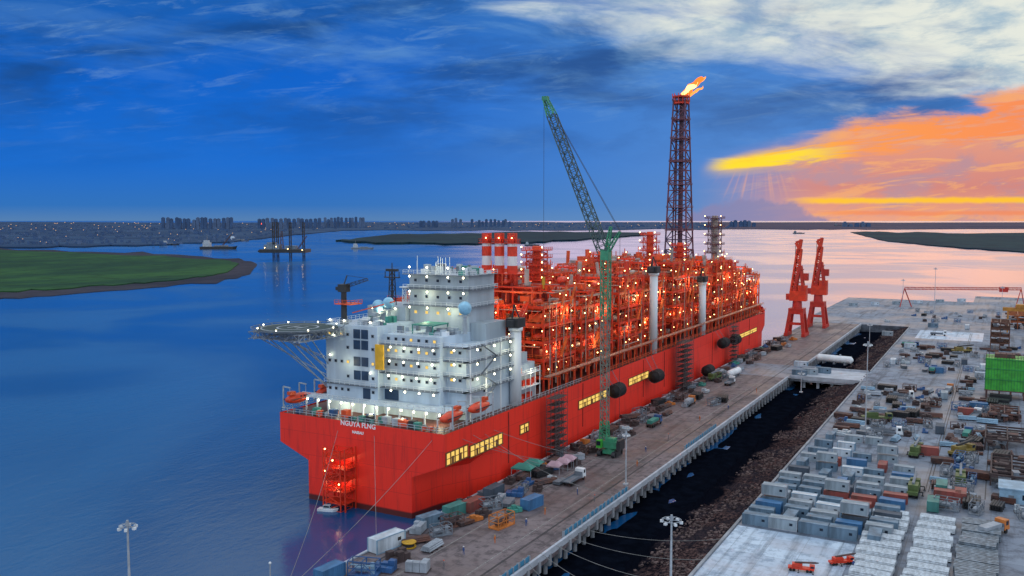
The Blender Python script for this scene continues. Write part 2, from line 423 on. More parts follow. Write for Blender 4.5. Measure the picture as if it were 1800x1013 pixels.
for i in range(2600):
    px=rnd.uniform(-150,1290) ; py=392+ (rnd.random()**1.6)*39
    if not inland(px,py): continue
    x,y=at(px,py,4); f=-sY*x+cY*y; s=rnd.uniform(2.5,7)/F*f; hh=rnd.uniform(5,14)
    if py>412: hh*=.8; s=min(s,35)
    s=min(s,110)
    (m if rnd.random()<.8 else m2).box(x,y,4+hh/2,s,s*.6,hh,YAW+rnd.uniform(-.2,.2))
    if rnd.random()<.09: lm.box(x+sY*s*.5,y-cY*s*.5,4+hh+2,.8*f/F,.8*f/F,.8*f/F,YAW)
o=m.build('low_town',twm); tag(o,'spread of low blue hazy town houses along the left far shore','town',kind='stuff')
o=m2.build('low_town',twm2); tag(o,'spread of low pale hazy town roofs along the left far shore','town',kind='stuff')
o=lm.build('town_lights',twg); tag(o,'scatter of tiny warm street lights in the far town','lights',kind='stuff')
x,y=at(458,399,4); m=MB(); m.box(x,y,40,60,8,18,YAW); m.box(x,y,18,6,6,36,YAW)
tag(m.build('illuminated_sign',redglow),'small glowing red sign among the far town roofs','sign')

# ---------------------------------------------------------------- ships far out
def vessel_far(px,py,wpx,lab,m_h,m_c,crane=False):
    x,y=at(px,py,0); f=-sY*x+cY*y; L=wpx/F*f
    t=thing('work_boat',lab,'boat',(0,0,0),0)
    m=MB(); hb=L*.10; hz=L*.07
    m.add([(-L/2,-hb,0),(L*.42,-hb,0),(L/2,0,0),(L*.42,hb,0),(-L/2,hb,0),(-L/2,-hb,hz),(L*.44,-hb,hz),(L*.54,0,hz*1.3),(L*.44,hb,hz),(-L/2,hb,hz)],
          [(5,6,7,8,9),(0,1,6,5),(1,2,7,6),(2,3,8,7),(3,4,9,8),(4,0,5,9)])
    m.build('hull',m_h,t)
    m=MB(); m.b2(-L*.42,-L*.22,-hb*.8,hb*.8,hz,hz+L*.12); m.b2(-L*.40,-L*.26,-hb*.6,hb*.6,hz+L*.12,hz+L*.18); m.build('deckhouse',m_c,t)
    m=MB(); m.bar((-L*.32,0,hz+L*.18),(-L*.32,0,hz+L*.32),L*.012); m.build('mast',grey,t)
    for k in (.0,.2): m=MB(); m.b2(-L*.1+L*k,L*.06+L*k,-hb*.7,hb*.7,hz,hz+L*.035); m.build('hatch',grey,t)
    if crane:
        m=MB(); m.lattice((L*.1,0,hz),(L*.38,0,hz+L*.35),L*.03,L*.015,8,L*.006); m.build('crane_boom',rust,t)
    t.location=(x,y,0); t.rotation_euler=(0,0,YAW)
vessel_far(384,438,62,'long low work barge moored left of the jack-up rig',dark,offw,True)
vessel_far(637,438,38,'small grey barge anchored right of the jack-up rig',grey,offw)
vessel_far(300,431,30,'dark barge at the left bank nearest the marsh',dark,offw)
vessel_far(420,424,34,'pale coaster lying off the far town bank',grey,white)
vessel_far(935,432,26,'tiny boat seen just left of the crawler crane boom',dark,offw)
vessel_far(1404,411,20,'tiny ship on the pink water behind the red portal cranes',dark,grey)
vessel_far(1475,398,18,'tiny ship on the horizon right of the portal cranes',dark,grey)
x,y=at(502,457,0); f=-sY*x+cY*y; k=f/F
t=thing('jack_up_rig','dark jack-up rig with tall lattice legs standing in the left channel','drilling rig')
m=MB(); m.b2(-40*k,40*k,-22*k,22*k,13*k,19*k); m.b2(-46*k,-28*k,-9*k,9*k,14*k,17*k); m.build('platform_hull',dark,t)
for lx,ly in ((-17,-12),(-17,14),(12,-12),(30,10)):
    m=MB(); m.lattice((lx*k,ly*k,-3),(lx*k,ly*k,66*k),3.4*k,3.4*k,16,.7*k); m.build('leg',dark,t)
for a in ((-34,-8,-14,10,19,27),(2,20,-12,8,19,25),(-30,-16,-10,6,27,31)):
    m=MB(); m.b2(*[q*k for q in a]); m.build('deckhouse',paint('rig_pale',(.16,.24,.34)),t)
m=MB(); m.lattice((22*k,0,19*k),(38*k,0,42*k),2*k,1*k,8,.5*k); m.build('crane_boom',rust,t)
m=MB(); m.lattice((-6*k,0,19*k),(-6*k,0,50*k),6*k,2*k,8,.5*k); m.build('derrick',rust,t)
for a,b_,c_ in ((-30,-23,22),(10,-23,20),(35,-23,18),(-10,-23,24)): m=MB(); m.ball((a*k,b_*k,c_*k),.7*k,6,4); m.build('deck_lamp',wglow,t)
t.location=(x,y,0); t.rotation_euler=(0,0,YAW)

# ---------------------------------------------------------------- quay and yard
QX0,QX1=-116.2,-82.0; YX=-52.0
m=MB(); m.b2(QX0,QX1,-60,640,3.2,5.0); struct(m,'quay_deck',quaym)
m=MB(); m.b2(QX0+4,QX1-4.5,-60,640,-8,3.2); struct(m,'quay_core',dark)
m=MB()
yy=60
while yy<640:
    for xx in (QX0+1.2,QX1-1.0): m.cyl((xx,yy,-6),(xx,yy,3.2),.55,.55,8)
    m.b2(QX1-1.8,QX1+.35,yy-.5,yy+.5,2.1,4.6)
    yy+=5
struct(m,'quay_piles',conc)
m=MB(); m.b2(QX1-.5,QX1+.12,-60,405,4.2,5.55); m.b2(QX1-.5,QX1+.12,440,640,4.2,5.55); m.b2(QX0-.15,QX0+.5,-60,640,4.2,5.3); struct(m,'quay_kerb',bconc)
m=MB()
for xx in (QX0+5,QX0+5.3,QX1-6,QX1-6.3): m.b2(xx,xx+.12,-40,640,5.0,5.06)
struct(m,'crane_rails',dark)
m=MB(); m.b2(QX0+13,QX0+13.25,60,620,5.004,5.008); m.b2(QX1-9,QX1-8.75,60,620,5.004,5.008); struct(m,'road_markings',paint('worn_white_line',(.33,.33,.33),.8,var=.6,scale=2))
m=MB(); m.b2(YX,900,-60,640,-4,5.0); m.b2(-122,900,640,860,-4,5.001); m.b2(-20,900,860,930,-4,5.0); struct(m,'yard_ground',yardm)
m=MB(); m.b2(YX,YX+.6,-60,412,5.0,5.35); m.b2(YX,YX+.6,440,640,5.0,5.35); struct(m,'yard_kerb',conc)
m=MB(); m.b2(QX1+.13,YX-.01,408,436,3.2,5.004); m.b2(QX1+.13,YX,407.4,408,4,5.9); m.b2(QX1+.13,YX,436,436.6,4,5.9)
for xx in (-76,-70,-64,-58):
    for yy in (410,422,434): m.cyl((xx,yy,-5),(xx,yy,3.2),.7,.7,8)
struct(m,'link_bridge',bconc)
m=MB(); m.b2(QX0+.2,QX1+6,404,440,5.002,5.012); struct(m,'bridge_apron',yardm)
# revetment slope
rev=bpy.data.materials.new('revetment_rubble'); rev.use_nodes=True; nt=rev.node_tree; h=NT(nt); b=nt.nodes['Principled BSDF']
v=mapped(nt); f1=h.noise(v,1.1,8,.78); f2=h.noise(v,.08,5,.65)
sp=nt.nodes.new('ShaderNodeSeparateXYZ'); nt.links.new(v,sp.inputs[0])
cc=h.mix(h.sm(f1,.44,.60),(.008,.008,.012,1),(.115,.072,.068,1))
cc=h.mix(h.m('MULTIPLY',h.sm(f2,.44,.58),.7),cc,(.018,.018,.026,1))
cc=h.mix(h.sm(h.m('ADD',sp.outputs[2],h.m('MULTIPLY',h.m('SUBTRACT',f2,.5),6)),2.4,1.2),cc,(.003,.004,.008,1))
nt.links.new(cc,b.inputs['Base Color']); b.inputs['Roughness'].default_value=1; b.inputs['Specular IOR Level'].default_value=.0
m=MB(); vs=[];fs=[]; nx,ny=34,520
for j in range(ny+1):
    Y=-60+j*(700/ny)
    for i in range(nx+1):
        t=i/nx; X=YX-20*t
        z=4.9-5.2*t
        if 0<i<nx: z+=.55*noise.noise(Vector((X*.4,Y*.22,0)))+.40*noise.noise(Vector((X*1.6,Y*1.2,4)))
        vs.append((X,Y,z))
for j in range(ny):
    for i in range(nx):
        a=j*(nx+1)+i; fs.append((a,a+nx+1,a+nx+2,a+1))
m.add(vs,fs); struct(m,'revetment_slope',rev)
m=MB(); r2=random.Random(3)
for i in range(8000):
    Y=90+r2.random()**1.5*540; t=r2.random()**1.3; X=YX-1-13*t+1.5*noise.noise(Vector((Y*.05,0,0))); s=r2.uniform(.15,.75)**1.2
    if noise.noise(Vector((X*.15,Y*.06,9)))<-.12: continue
    z=4.9-5.2*(YX-X)/20
    m.box(X,Y,z,s,s*r2.uniform(.6,1.4),s*.8,r2.uniform(0,3))
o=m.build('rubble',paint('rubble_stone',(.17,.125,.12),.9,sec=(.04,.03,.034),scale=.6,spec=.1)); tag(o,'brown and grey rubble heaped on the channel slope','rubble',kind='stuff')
ccover=paint('channel_black_cover',(.004,.006,.012),1.0,var=.5,scale=.3,spec=0.0)  # black cover added over channel mud and water to hide the bright sky reflection
m=MB(); vs=[];fs=[]
for j in range(181):
    Y=-40+j*3.8
    for i in range(13):
        X=-67.5-i*1.6
        vs.append((X,Y,.30-.03*i+.28*noise.noise(Vector((X*.25,Y*.06,2)))+.1*noise.noise(Vector((X*1.1,Y*.5,2)))))
for j in range(180):
    for i in range(12): a=j*13+i; fs.append((a,a+13,a+14,a+1))
m.add(vs,fs); struct(m,'channel_mud',ccover)
def sheet(name,x0,x1,y0,y1,z,mat):
    m=MB(); m.add([(x0,y0,z),(x1,y0,z),(x1,y1,z),(x0,y1,z)],[(0,1,2,3)]); return struct(m,name,mat)
sheet('pale_pad',YX+.8,-25.5,120,201,5.006,padm)
sheet('far_pale_pad',-44,-8,580,625,5.006,padm)
m=MB()
for xx in (-15.4,-14.6,-1.6): m.b2(xx,xx+.25,250,620,5.004,5.03)
struct(m,'yard_drain_lines',dark)
m=MB(); m.b2(-50,40,446,447,5.004,5.02); m.b2(-50,60,520,521,5.004,5.02); m.b2(-50,60,552,553.5,5.004,5.02); struct(m,'yard_joint_lines',conc)

# ---------------------------------------------------------------- THE SHIP
CX=-145.3
ship=thing('production_ship','huge red floating production ship with white stern quarters moored at the quay','ship',(CX,180,0))
st=[(180,27,22.8,17),(190,27,22.8,19),(198,27,22.8,23),(208,27,22.8,27),(300,27,22.8,27),(400,27,22.8,27),(500,27,22.8,27),(520,26,23.2,24.5),(532,22,24.2,18),(540,15,25,10),(546,6,26,2)]
m=MB(); vs=[];fs=[]
def sec(Y,hw,zt,hl):
    return [(CX-hw,Y,zt),(CX-hw,Y,14.7),(CX-hl,Y,10.7),(CX-hl,Y,-7),(CX+hl,Y,-7),(CX+hl,Y,10.7),(CX+hw,Y,14.7),(CX+hw,Y,zt)]
for s_ in st: vs+=sec(*s_)
for k in range(len(st)-1):
    for i in range(7): a=k*8+i; fs.append((a,a+8,a+9,a+1))
fs.append(tuple(range(8))); fs.append(tuple(range((len(st)-1)*8,len(st)*8))[::-1])
m.add(vs,fs)
hullm=bpy.data.materials.new('hull_plating'); hullm.use_nodes=True; nt=hullm.node_tree; h=NT(nt); b=nt.nodes['Principled BSDF']
tcn=nt.nodes.new('ShaderNodeTexCoord'); sp=nt.nodes.new('ShaderNodeSeparateXYZ'); nt.links.new(tcn.outputs['Object'],sp.inputs[0])
uv=h.comb(h.m('ADD',sp.outputs[0],sp.outputs[1]),sp.outputs[2],0)
br=nt.nodes.new('ShaderNodeTexBrick'); nt.links.new(uv,br.inputs['Vector']); br.inputs['Scale'].default_value=1
br.inputs['Brick Width'].default_value=17; br.inputs['Row Height'].default_value=6.1; br.inputs['Mortar Size'].default_value=.05
br.inputs['Color1'].default_value=(.92,.032,.012,1); br.inputs['Color2'].default_value=(.84,.026,.011,1); br.inputs['Mortar'].default_value=(.60,.018,.010,1)
stv=h.comb(h.m('MULTIPLY',h.m('ADD',sp.outputs[0],sp.outputs[1]),1.0),h.m('MULTIPLY',sp.outputs[2],.10),0)
sn=h.noise(stv,.45,7,.68)
cc=h.mix(h.m('MULTIPLY',h.sm(sn,.48,.70),.55),br.outputs[0],(.42,.016,.014,1))
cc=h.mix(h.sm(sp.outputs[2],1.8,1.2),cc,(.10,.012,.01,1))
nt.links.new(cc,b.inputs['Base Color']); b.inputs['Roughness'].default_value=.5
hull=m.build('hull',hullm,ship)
m=MB(); m.b2(CX-26.8,CX+26.8,180.2,515,22.2,22.45); m.add([(CX-26,515,22.4),(CX+26,515,22.4),(CX+14,539,22.6),(CX-14,539,22.6)],[(0,1,2,3)]); m.build('main_deck',paint('deck_red_brown',(.16,.05,.04)),ship)
m=MB(); m.rail([(CX+26.7,262,22.8),(CX+26.7,180.3,22.8),(CX-26.7,180.3,22.8),(CX-26.7,240,22.8)],1.3,.11,2.2); m.build('stern_railing',offw,ship)
m=MB(); m.rail([(CX+26,522,23.3),(CX+26.7,262,22.8)],1.3,.12,3); m.build('side_railing',ored,ship)
def recess(px0,py0,px1,py1,hh,n):
    a=atX(px0,py0,CX+27.05); b_=atX(px1,py1,CX+27.05); z=(a[2]+b_[2])/2; X=CX+27
    m=MB(); m.b2(X-.3,X+.05,a[1],b_[1],z-hh/2,z+hh/2); o=m.build('lit_recess',wing,ship)
    m=MB()
    m.b2(X-.2,X+.22,a[1]-.3,b_[1]+.3,z+hh/2,z+hh/2+.3); m.b2(X-.2,X+.22,a[1]-.3,b_[1]+.3,z-hh/2-.3,z-hh/2)
    for i in range(n+1):
        yy=a[1]+(b_[1]-a[1])*i/n; m.b2(X-.2,X+.2,yy-.2,yy+.2,z-hh/2,z+hh/2)
    m.b2(X-.2,X+.12,a[1],b_[1],z-.08,z+.08)
    for i in range(n):
        yy=a[1]+(b_[1]-a[1])*(i+.3+.4*((i*7)%3)/2)/n
        if i%2: m.b2(X,X+.14,yy-.5,yy+.5,z-hh/2,z+hh*.1)
    m.build('recess_frame',paint('recess_brown',(.22,.09,.03)),o)
recess(784,808,822,793,2.9,5); recess(826,793,883,772,2.8,7); recess(914,756,929,750,2.3,2)
recess(1017,712,1066,692,2.4,7); recess(1105,672,1140,658,2.4,5); recess(1283,598,1330,580,2.0,4)
for yy in (212,246,262,318,342,372,410,448,480):   # scuppers and frame marks on the side
    m=MB(); m.b2(CX+26.9,CX+27.14,yy,yy+.35,8,22.3); m.build('hull_fender_strip',dred,hull)
def text_mesh(s,size,mat,parent,loc,rot,name):
    cu=bpy.data.curves.new(name,'FONT'); cu.body=s; cu.size=size; cu.align_x='CENTER'; cu.extrude=.03; cu.offset=.035
    o=bpy.data.objects.new(name,cu); COL.objects.link(o); bpy.context.view_layer.update()
    me=bpy.data.meshes.new_from_object(o.evaluated_get(bpy.context.evaluated_depsgraph_get()))
    bpy.data.objects.remove(o); me.materials.clear(); me.materials.append(mat)
    o=bpy.data.objects.new(name,me); COL.objects.link(o); o.rotation_euler=rot
    rl=rootloc(parent); o.location=(loc[0]-rl.x,loc[1]-rl.y,loc[2]-rl.z); o.parent=parent; return o
wt=paint('lettering_white',(.9,.9,.9),.5,var=.03)
for (s,sz,py) in (('NGUYA FLNG',1.85,751),('NASSAU',1.0,763)):
    p=atY(629,py,179.9); text_mesh(s,sz,wt,hull,(p[0],179.93,p[2]),(R(90),0,0),'stern_lettering')
# red access tower on the transom
m=MB()
for z in (2,5,8,11,14): m.b2(-153.5,-146,175.5,179.9,z,z+.18)
m.lattice((-149.7,177.6,-2),(-149.7,177.6,16),4.8,4.8,9,.28)
for xx in (-153.4,-146.1):
    for yy in (175.6,179.8): m.bar((xx,yy,-3),(xx,yy,16.5),.3)
for z in (5,8,11,14): m.rail([(-153.4,179.8,z),(-153.4,175.6,z),(-146.1,175.6,z),(-146.1,179.8,z)],1.1,.12,1.4)
tw=m.build('transom_access_tower',mred,ship)
for z,xx in ((7.2,-148),(10.2,-152.5),(13.3,-150),(16,-152.5)):
    m=MB(); m.ball((xx,175.4,z),.2,6,4); m.build('tower_lamp',wglow,tw)
for z,xx in ((6.6,-150),(12.6,-149)): lamp((xx,177.3,z),240,(1,.6,.3),.3)
# ---- quarters block
m=MB()
m.b2(-165,-147,191,222,22.5,46.6); m.b2(-146.99,-128.5,193.5,222.1,22.5,44.5); m.b2(-128.49,-122.5,197,221.9,22.5,42)
m.b2(-170,-119.5,186.5,200,26.2,26.5)
qb=m.build('quarters_block',white,ship)
m=MB()
m.b2(-148.4,-128.5,208,222,44.51,60); m.b2(-162,-148.5,206,220,46.7,50.6)
m.b2(-128.4,-123.5,209,220,42.01,47)
m.b2(-149,-128,207.3,222.6,56.6,57.0)
ub=m.build('upper_deckhouse',gwhite,ship)
m=MB()
for z in (51.2,55.9,60.0): m.b2(-149.6,-127.3,206.2,207.9,z,z+.2); m.b2(-128.4,-127.2,207.9,222,z,z+.2)
for z in (30,34,38,41.8): m.b2(-146.9,-128.6,191.6,193.45,z,z+.2); m.b2(-128.5,-121.3,195,196.9,z,z+.2); m.b2(-122.45,-120.4,195,222,z,z+.2)
m.b2(-165,-147,189.9,190.9,30,30.2)
m.build('walkway',grey,qb)
m=MB()
for z in (30.2,34.2,38.2,42.0): m.rail([(-146.8,191.7,z),(-128.5,191.7,z),(-128.5,195.1,z),(-120.5,195.1,z),(-120.5,222,z)],1.1,.1,1.8)
m.rail([(-165,190,30.2),(-147,190,30.2)],1.1,.1,1.8)
m.rail([(-164.8,222,46.62),(-164.8,191.2,46.62),(-147,191.2,46.62)],1.1,.1,1.8); m.rail([(-147,193.7,44.52),(-128.6,193.7,44.52)],1.1,.1,1.8)
for z in (51.4,56.1,60.2): m.rail([(-149.5,206.4,z),(-127.3,206.4,z),(-127.3,222,z)],1.1,.1,1.8)
m.rail([(-170,186.6,26.5),(-119.6,186.6,26.5),(-119.6,200,26.5)],1.1,.1,1.8)
m.build('walkway_railing',bwhite,qb)
m=MB()
for xx in range(-169,-119,4): m.bar((xx,187,22.5),(xx,187,26.2),.35)
for yy in (196,204,212,221): m.bar((-120.6,yy,22.5),(-120.6,yy,43),.3)
m.build('deck_posts',bwhite,qb)
for k in range(4):
    z=26.5+k*4; m=MB(); m.bar((-120.2,201+ (k%2)*8,z),(-120.2,209-(k%2)*8,z+4),.5,.15); m.build('stair_flight',grey,qb)
for i in range(34):
    xx=rnd.uniform(-168,-123); s=rnd.uniform(.7,1.9); m=MB(); m.box(xx,rnd.uniform(182,186),22.6+s/2,s,s,s); m.build('deck_winch',rnd.choice((offw,dark,teal,blue,ored)),qb)
fr=MB(); fr.b2(-.52,.52,-.12,.04,-.48,.48); gl=MB(); gl.b2(-.4,.4,-.16,-.1,-.36,.36)
w0=fr.build('window',offw,None); g0=gl.build('pane',glass,w0); w0.parent=qb
fr=MB(); fr.b2(-.52,.52,-.12,.04,-.48,.48); gl=MB(); gl.b2(-.4,.4,-.16,-.1,-.36,.36)
w1=fr.build('window',offw,None); g1=gl.build('pane',wing,w1); w1.parent=qb
cnt=0; first={0:True,1:True}
def win(x,y,z,rz=0,lit=False,sc=1):
    global cnt
    if cnt>=98: return
    cnt+=1; k=1 if lit else 0; src=(w0,w1)[k]
    if first[k]: o=src; first[k]=False
    else: o=copy_tree(src,qb)
    o.location=(x-CX,y-180,z); o.rotation_euler=(0,0,rz); o.scale=(sc,1,sc)
for z in (28.6,32.4,36.4,40.4,44):
    for i in range(8):
        x=-163.6+i*2.15
        if -155.6<x<-150 or (z in (32.4,40.4) and i<3): continue
        win(x,190.98,z,0,rnd.random()<.2)
for z in (32.4,36.4,40.2,43.4):
    for i in range(7):
        win(-145.1+i*2.5,193.48,z,0,rnd.random()<.3)
for z in (49.3,53.8,58.4):
    for i in range(5): win(-146.2+i*3.8,207.98,z,0,z<50,1.1)
for z in (33,37,40.4):
    for i in range(2): win(-127+i*2.6,196.98,z,0,rnd.random()<.5)
for z in (29,33,37,40.4): win(-122.48,200+z%3*3,z,R(90),False)
lou=paint('louvre_blue',(.02,.06,.13),.5)
for z in (32.6,36.4,41,44):
    for xx in (-155.1,-152.4): m=MB(); m.b2(xx,xx+2.2,190.8,191.0,z-.9,z+1.6); m.build('louvre',lou,qb)
m=MB(); m.b2(-152,-149.6,190.8,191,26.6,29.5); m.build('door',lou,qb); m=MB(); m.b2(-146.5,-142,193.3,193.5,26.6,29.4); m.build('door',lou,qb)
p=atY(670,628,190.9); m=MB(); m.b2(p[0]-1.7,p[0]+1.0,190.4,190.95,p[2]-3.4,p[2]+3.4); m.build('yellow_panel',paint('panel_yellow',(.8,.45,.02),.5,emit=(1,.55,.05),es=.1),qb)
for px,py,YY,rr in ((665,538,203,1.8),(683,533,203.5,1.7),(817,542,204,1.9)):
    p=atY(px,py,YY); m=MB(); m.ball(p,rr,14,9); o=m.build('radome',paint('radome_blue',(.30,.62,.84),.4),ship,True)
    m=MB(); zb=46.6 if p[0]<-147 else 44.5; m.cyl((p[0],p[1],zb),(p[0],p[1],p[2]-rr*.7),.7,.6,8); m.b2(p[0]-1.4,p[0]+1.4,p[1]-1.4,p[1]+1.4,p[2]-rr-.3,p[2]-rr); m.build('radome_pedestal',offw,o)
m=MB(); m.lattice((-156,210,50.6),(-156,210,60.5),1.6,1,6,.2); m.b2(-158.5,-153.5,209.4,210.6,58.6,58.9); m.b2(-158,-154,209.5,210.5,60.5,61.2); m.bar((-156,210,61),(-156,210,63),.2)
for xx in (-158.5,-153.5): m.bar((xx,210,58.9),(xx,210,60.4),.18)
m.build('radar_mast',dark,ship)
m=MB(); m.lattice((-150.5,209,50.6),(-150.5,209,56),1.4,1.2,4,.16); m.b2(-152,-149,208,210,56,56.3); m.build('antenna_mast',bwhite,ship)
m=MB(); m.cyl((-164.2,198,46.6),(-164.2,198,55),.9,.8,10); m.b2(-165.5,-162.9,196.9,199.3,55,57.2); m.lattice((-164.2,198,56.4),(-158,201,58.6),1.1,.7,6,.15); m.bar((-164.2,198,56.8),(-164.2,199.5,59.6),.25); m.bar((-164.2,199.5,59.6),(-158.4,201,58.9),.1); m.b2(-166.8,-165.5,197.5,198.5,55.4,56.4); m.build('provision_crane',dark,ship)
m=MB(); m.bar((-162,199,49),(-150,203,52.5),.3); m.b2(-166,-160,196,201,51.5,51.8); m.rail([(-166,196,51.8),(-160,196,51.8),(-160,201,51.8)],1,.1,1.5); m.build('boom_rest',ored,ship)
r3=random.Random(5)
def unit(x,y,zb,a,b_,hh): m=MB(); m.box(x,y,zb+hh/2,a,b_,hh); m.build('roof_unit',r3.choice((offw,bwhite,gwhite,grey,teal)),ub)
for i in range(36): unit(r3.uniform(-147.5,-129.5),r3.uniform(209.5,221.5),60.0,r3.uniform(.4,1.8),r3.uniform(.5,2.0),r3.uniform(.6,2.8))
for i in range(22): unit(r3.uniform(-164,-148),r3.uniform(192,204),46.61,r3.uniform(.8,2.3),r3.uniform(.8,2),r3.uniform(.6,1.8))
for i in range(16): unit(r3.uniform(-146,-129),r3.uniform(197,206),44.51,r3.uniform(.8,2.3),r3.uniform(.8,2),r3.uniform(.6,2.0))
for i in range(8): xx=r3.uniform(-147,-129); m=MB(); m.bar((xx,209,60.0),(xx,209,63.5+r3.random()*2),.13); m.build('aerial',bwhite,ub)
m=MB(); m.b2(-140,-133,197,204.8,46.9,47.2)
for xx in (-139.8,-133.2):
    for yy in (197.2,204.6): m.bar((xx,yy,44.5),(xx,yy,46.9),.25)
m.build('roof_platform',teal,ub)
def lampset(pts,mat,parent,r=.3,name='floodlight',indiv=8):
    for p in pts[:indiv]:
        m=MB(); m.ball(p,r,6,4); m.build(name,mat,parent)
    if len(pts)>indiv:
        m=MB()
        for p in pts[indiv:]: m.ball(p,r,6,4)
        o=m.build(name+'s',mat,parent); o['kind']='stuff'
pts=[]
for z in (29.6,33.6,37.6,41.4):
    for i in range(4): pts.append((-144+i*4.6+(z%3)*.4,191.4,z))
for z in (33.5,37.5,41.3): pts+= [(-125,194.9,z),(-120.3,199,z),(-120.3,208,z),(-120.3,217,z)]
for xx in range(-168,-119,4): pts.append((xx,186.4,25.8))
for z in (50.8,55.3,59.6,62.2): pts+=[(-147,206,z),(-141,206,z),(-134,206,z),(-129,206,z)]
pts+=[(-163,190.5,47.8),(-158,190.5,47.8),(-149,190.5,47.8),(-163,190.3,38),(-149,190.3,34),(-160,205.8,50),(-152,205.8,50)]
r3.shuffle(pts); lampset(pts,cglow,qb,.28,'floodlight',20)
YW=(1,.93,.60)
for p,e in (((-158,187.8,25),560),((-147,188,25),560),((-137,188,25),640),((-126,189,25),640),((-142,190.8,32.8),280),((-133,190.8,32.8),280),((-140,190.8,40.8),260),((-131,190.8,36.8),240),((-124,193.6,36.8),320),((-140,203.5,48.6),480),((-154,202,49.6),380),((-139,206,63),420),((-142,205.4,54.5),300),((-133,205.4,50.2),320),((-157,188.2,36),220),((-160,188.5,44),180),((-118.6,203,32),420),((-118.6,214,40),380)): lamp(p,e,YW,.4)
# helideck
HR=10.8
m=MB(); hc=(-167.5,182.5,46.0); n=16
ring=[(hc[0]+HR*math.cos(2*math.pi*i/n+.2),hc[1]+HR*math.sin(2*math.pi*i/n+.2)) for i in range(n)]
m.add([(x,y,46.3) for x,y in ring]+[(x,y,45.8) for x,y in ring],[tuple(range(n)),tuple(range(n,2*n))[::-1]]+[(i,i+n,(i+1)%n+n,(i+1)%n) for i in range(n)])
hd=m.build('helideck',paint('helideck_dark',(.025,.06,.065),.8),ship)
m=MB()
for i in range(40):
    a=2*math.pi*i/40;b_=2*math.pi*(i+1)/40
    for r0,r1 in ((HR*.88,HR*.92),(HR*.48,HR*.53)): m.add([(hc[0]+r*math.cos(t),hc[1]+r*math.sin(t),46.31) for r,t in ((r0,a),(r1,a),(r1,b_),(r0,b_))],[(0,1,2,3)])
for xx in (-1.6,1.6): m.add([(hc[0]+xx-.3,hc[1]-2.4,46.31),(hc[0]+xx+.3,hc[1]-2.4,46.31),(hc[0]+xx+.3,hc[1]+2.4,46.31),(hc[0]+xx-.3,hc[1]+2.4,46.31)],[(0,1,2,3)])
m.add([(hc[0]-1.3,hc[1]-.3,46.31),(hc[0]+1.3,hc[1]-.3,46.31),(hc[0]+1.3,hc[1]+.3,46.31),(hc[0]-1.3,hc[1]+.3,46.31)],[(0,1,2,3)])
m.build('landing_marking',lgrey,hd)
m=MB()
for i in range(n):
    a=ring[i];b_=ring[(i+1)%n]
    oa=(hc[0]+(a[0]-hc[0])*1.16,hc[1]+(a[1]-hc[1])*1.16,46.5); ob=(hc[0]+(b_[0]-hc[0])*1.16,hc[1]+(b_[1]-hc[1])*1.16,46.5)
    m.bar((a[0],a[1],45.9),oa,.15); m.bar(oa,ob,.15)
    for q_ in (.35,.7):
        p1_=[a[j]+(oa[j]-a[j])*q_ for j in (0,1)]; p2_=[b_[j]+(ob[j]-b_[j])*q_ for j in (0,1)]
        m.bar((p1_[0],p1_[1],46.1),(p2_[0],p2_[1],46.1),.12)
m.build('safety_net',grey,hd)
m=MB()
for dx in (-8,-2.5,3,8): m.lattice((hc[0]+dx,173,44.6),(hc[0]+dx,192,44.6),1.8,1.8,9,.2)
for dy in (-7,0,7): m.lattice((-177,hc[1]+dy,44.6),(-158,hc[1]+dy,44.6),1.8,1.8,9,.2)
for dx,zz in ((-9,32),(-5,29),(-1,28),(2.5,30)): m.bar((hc[0]+dx,176,44),(-164.5+dx*.1,191.5,zz),.26); m.bar((hc[0]+dx,184,44),(-164.5+dx*.1,192,zz+4),.22)
m.bar((-175,184,44),(-165,192,34),.26); m.bar((-172,178,44),(-165,191.5,37),.2)
m.build('helideck_truss',lgrey,hd)
for i in range(0,n,2): m=MB(); m.ball((ring[i][0],ring[i][1],46.6),.18,6,4); m.build('edge_light',cglow,hd)
# casing between quarters and modules
m=MB(); m.b2(-133,-122.5,225,236,22.5,33); m.b2(-131,-124,227,234,33,36)
cs=m.build('machinery_casing',gwhite,ship)
m=MB()
for z in (26.5,30.5): m.b2(-122.4,-120,223,235,z,z+.2)
for yy in range(223,236,3): m.bar((-120.2,yy,22.5),(-120.2,yy,32),.2)
m.rail([(-120.1,223,30.7),(-120.1,235,30.7)])
m.build('side_gallery',bwhite,cs)
for i in range(14): m=MB(); m.box(rnd.uniform(-124,-121),rnd.uniform(223,236),rnd.choice((23.5,27.5,31.5)),1.4,rnd.uniform(1,3),1.7); m.build('red_locker',mred,cs)
lamp((-118.5,229,31),420,YW,.4)
# ---- deck cranes
def deck_crane(Y,zt,bl,ddx):
    X=-120.8
    m=MB(); m.cyl((X,Y,22.4),(X,Y,zt),1.7,1.6,18); m.cyl((X,Y,zt-1),(X,Y,zt),2.1,2.1,14); o=m.build('crane_pedestal',bwhite,ship,True)
    m=MB(); m.b2(X-2,X+2,Y-2.2,Y+2.2,zt,zt+2.6); m.b2(X-1,X+1,Y-3.6,Y-2.2,zt+.4,zt+2.2)
    m.bar((X-1.2,Y,zt+2.6),(X,Y-1,zt+6.5),.35); m.bar((X+1.2,Y,zt+2.6),(X,Y-1,zt+6.5),.35); m.bar((X,Y-2,zt+2.6),(X,Y-1,zt+6.5),.3)
    m.build('crane_cab',dark,o)
    m=MB(); m.lattice((X,Y+2.2,zt+2),(X-ddx,Y+bl,zt+4),1.5,1.0,12,.2); m.bar((X,Y-1,zt+6.5),(X-ddx,Y+bl,zt+4.4),.1); m.build('crane_boom',mred,o)
deck_crane(221,45.0,26,10); deck_crane(335.5,54.6,30,12); deck_crane(401.4,47,26,9)

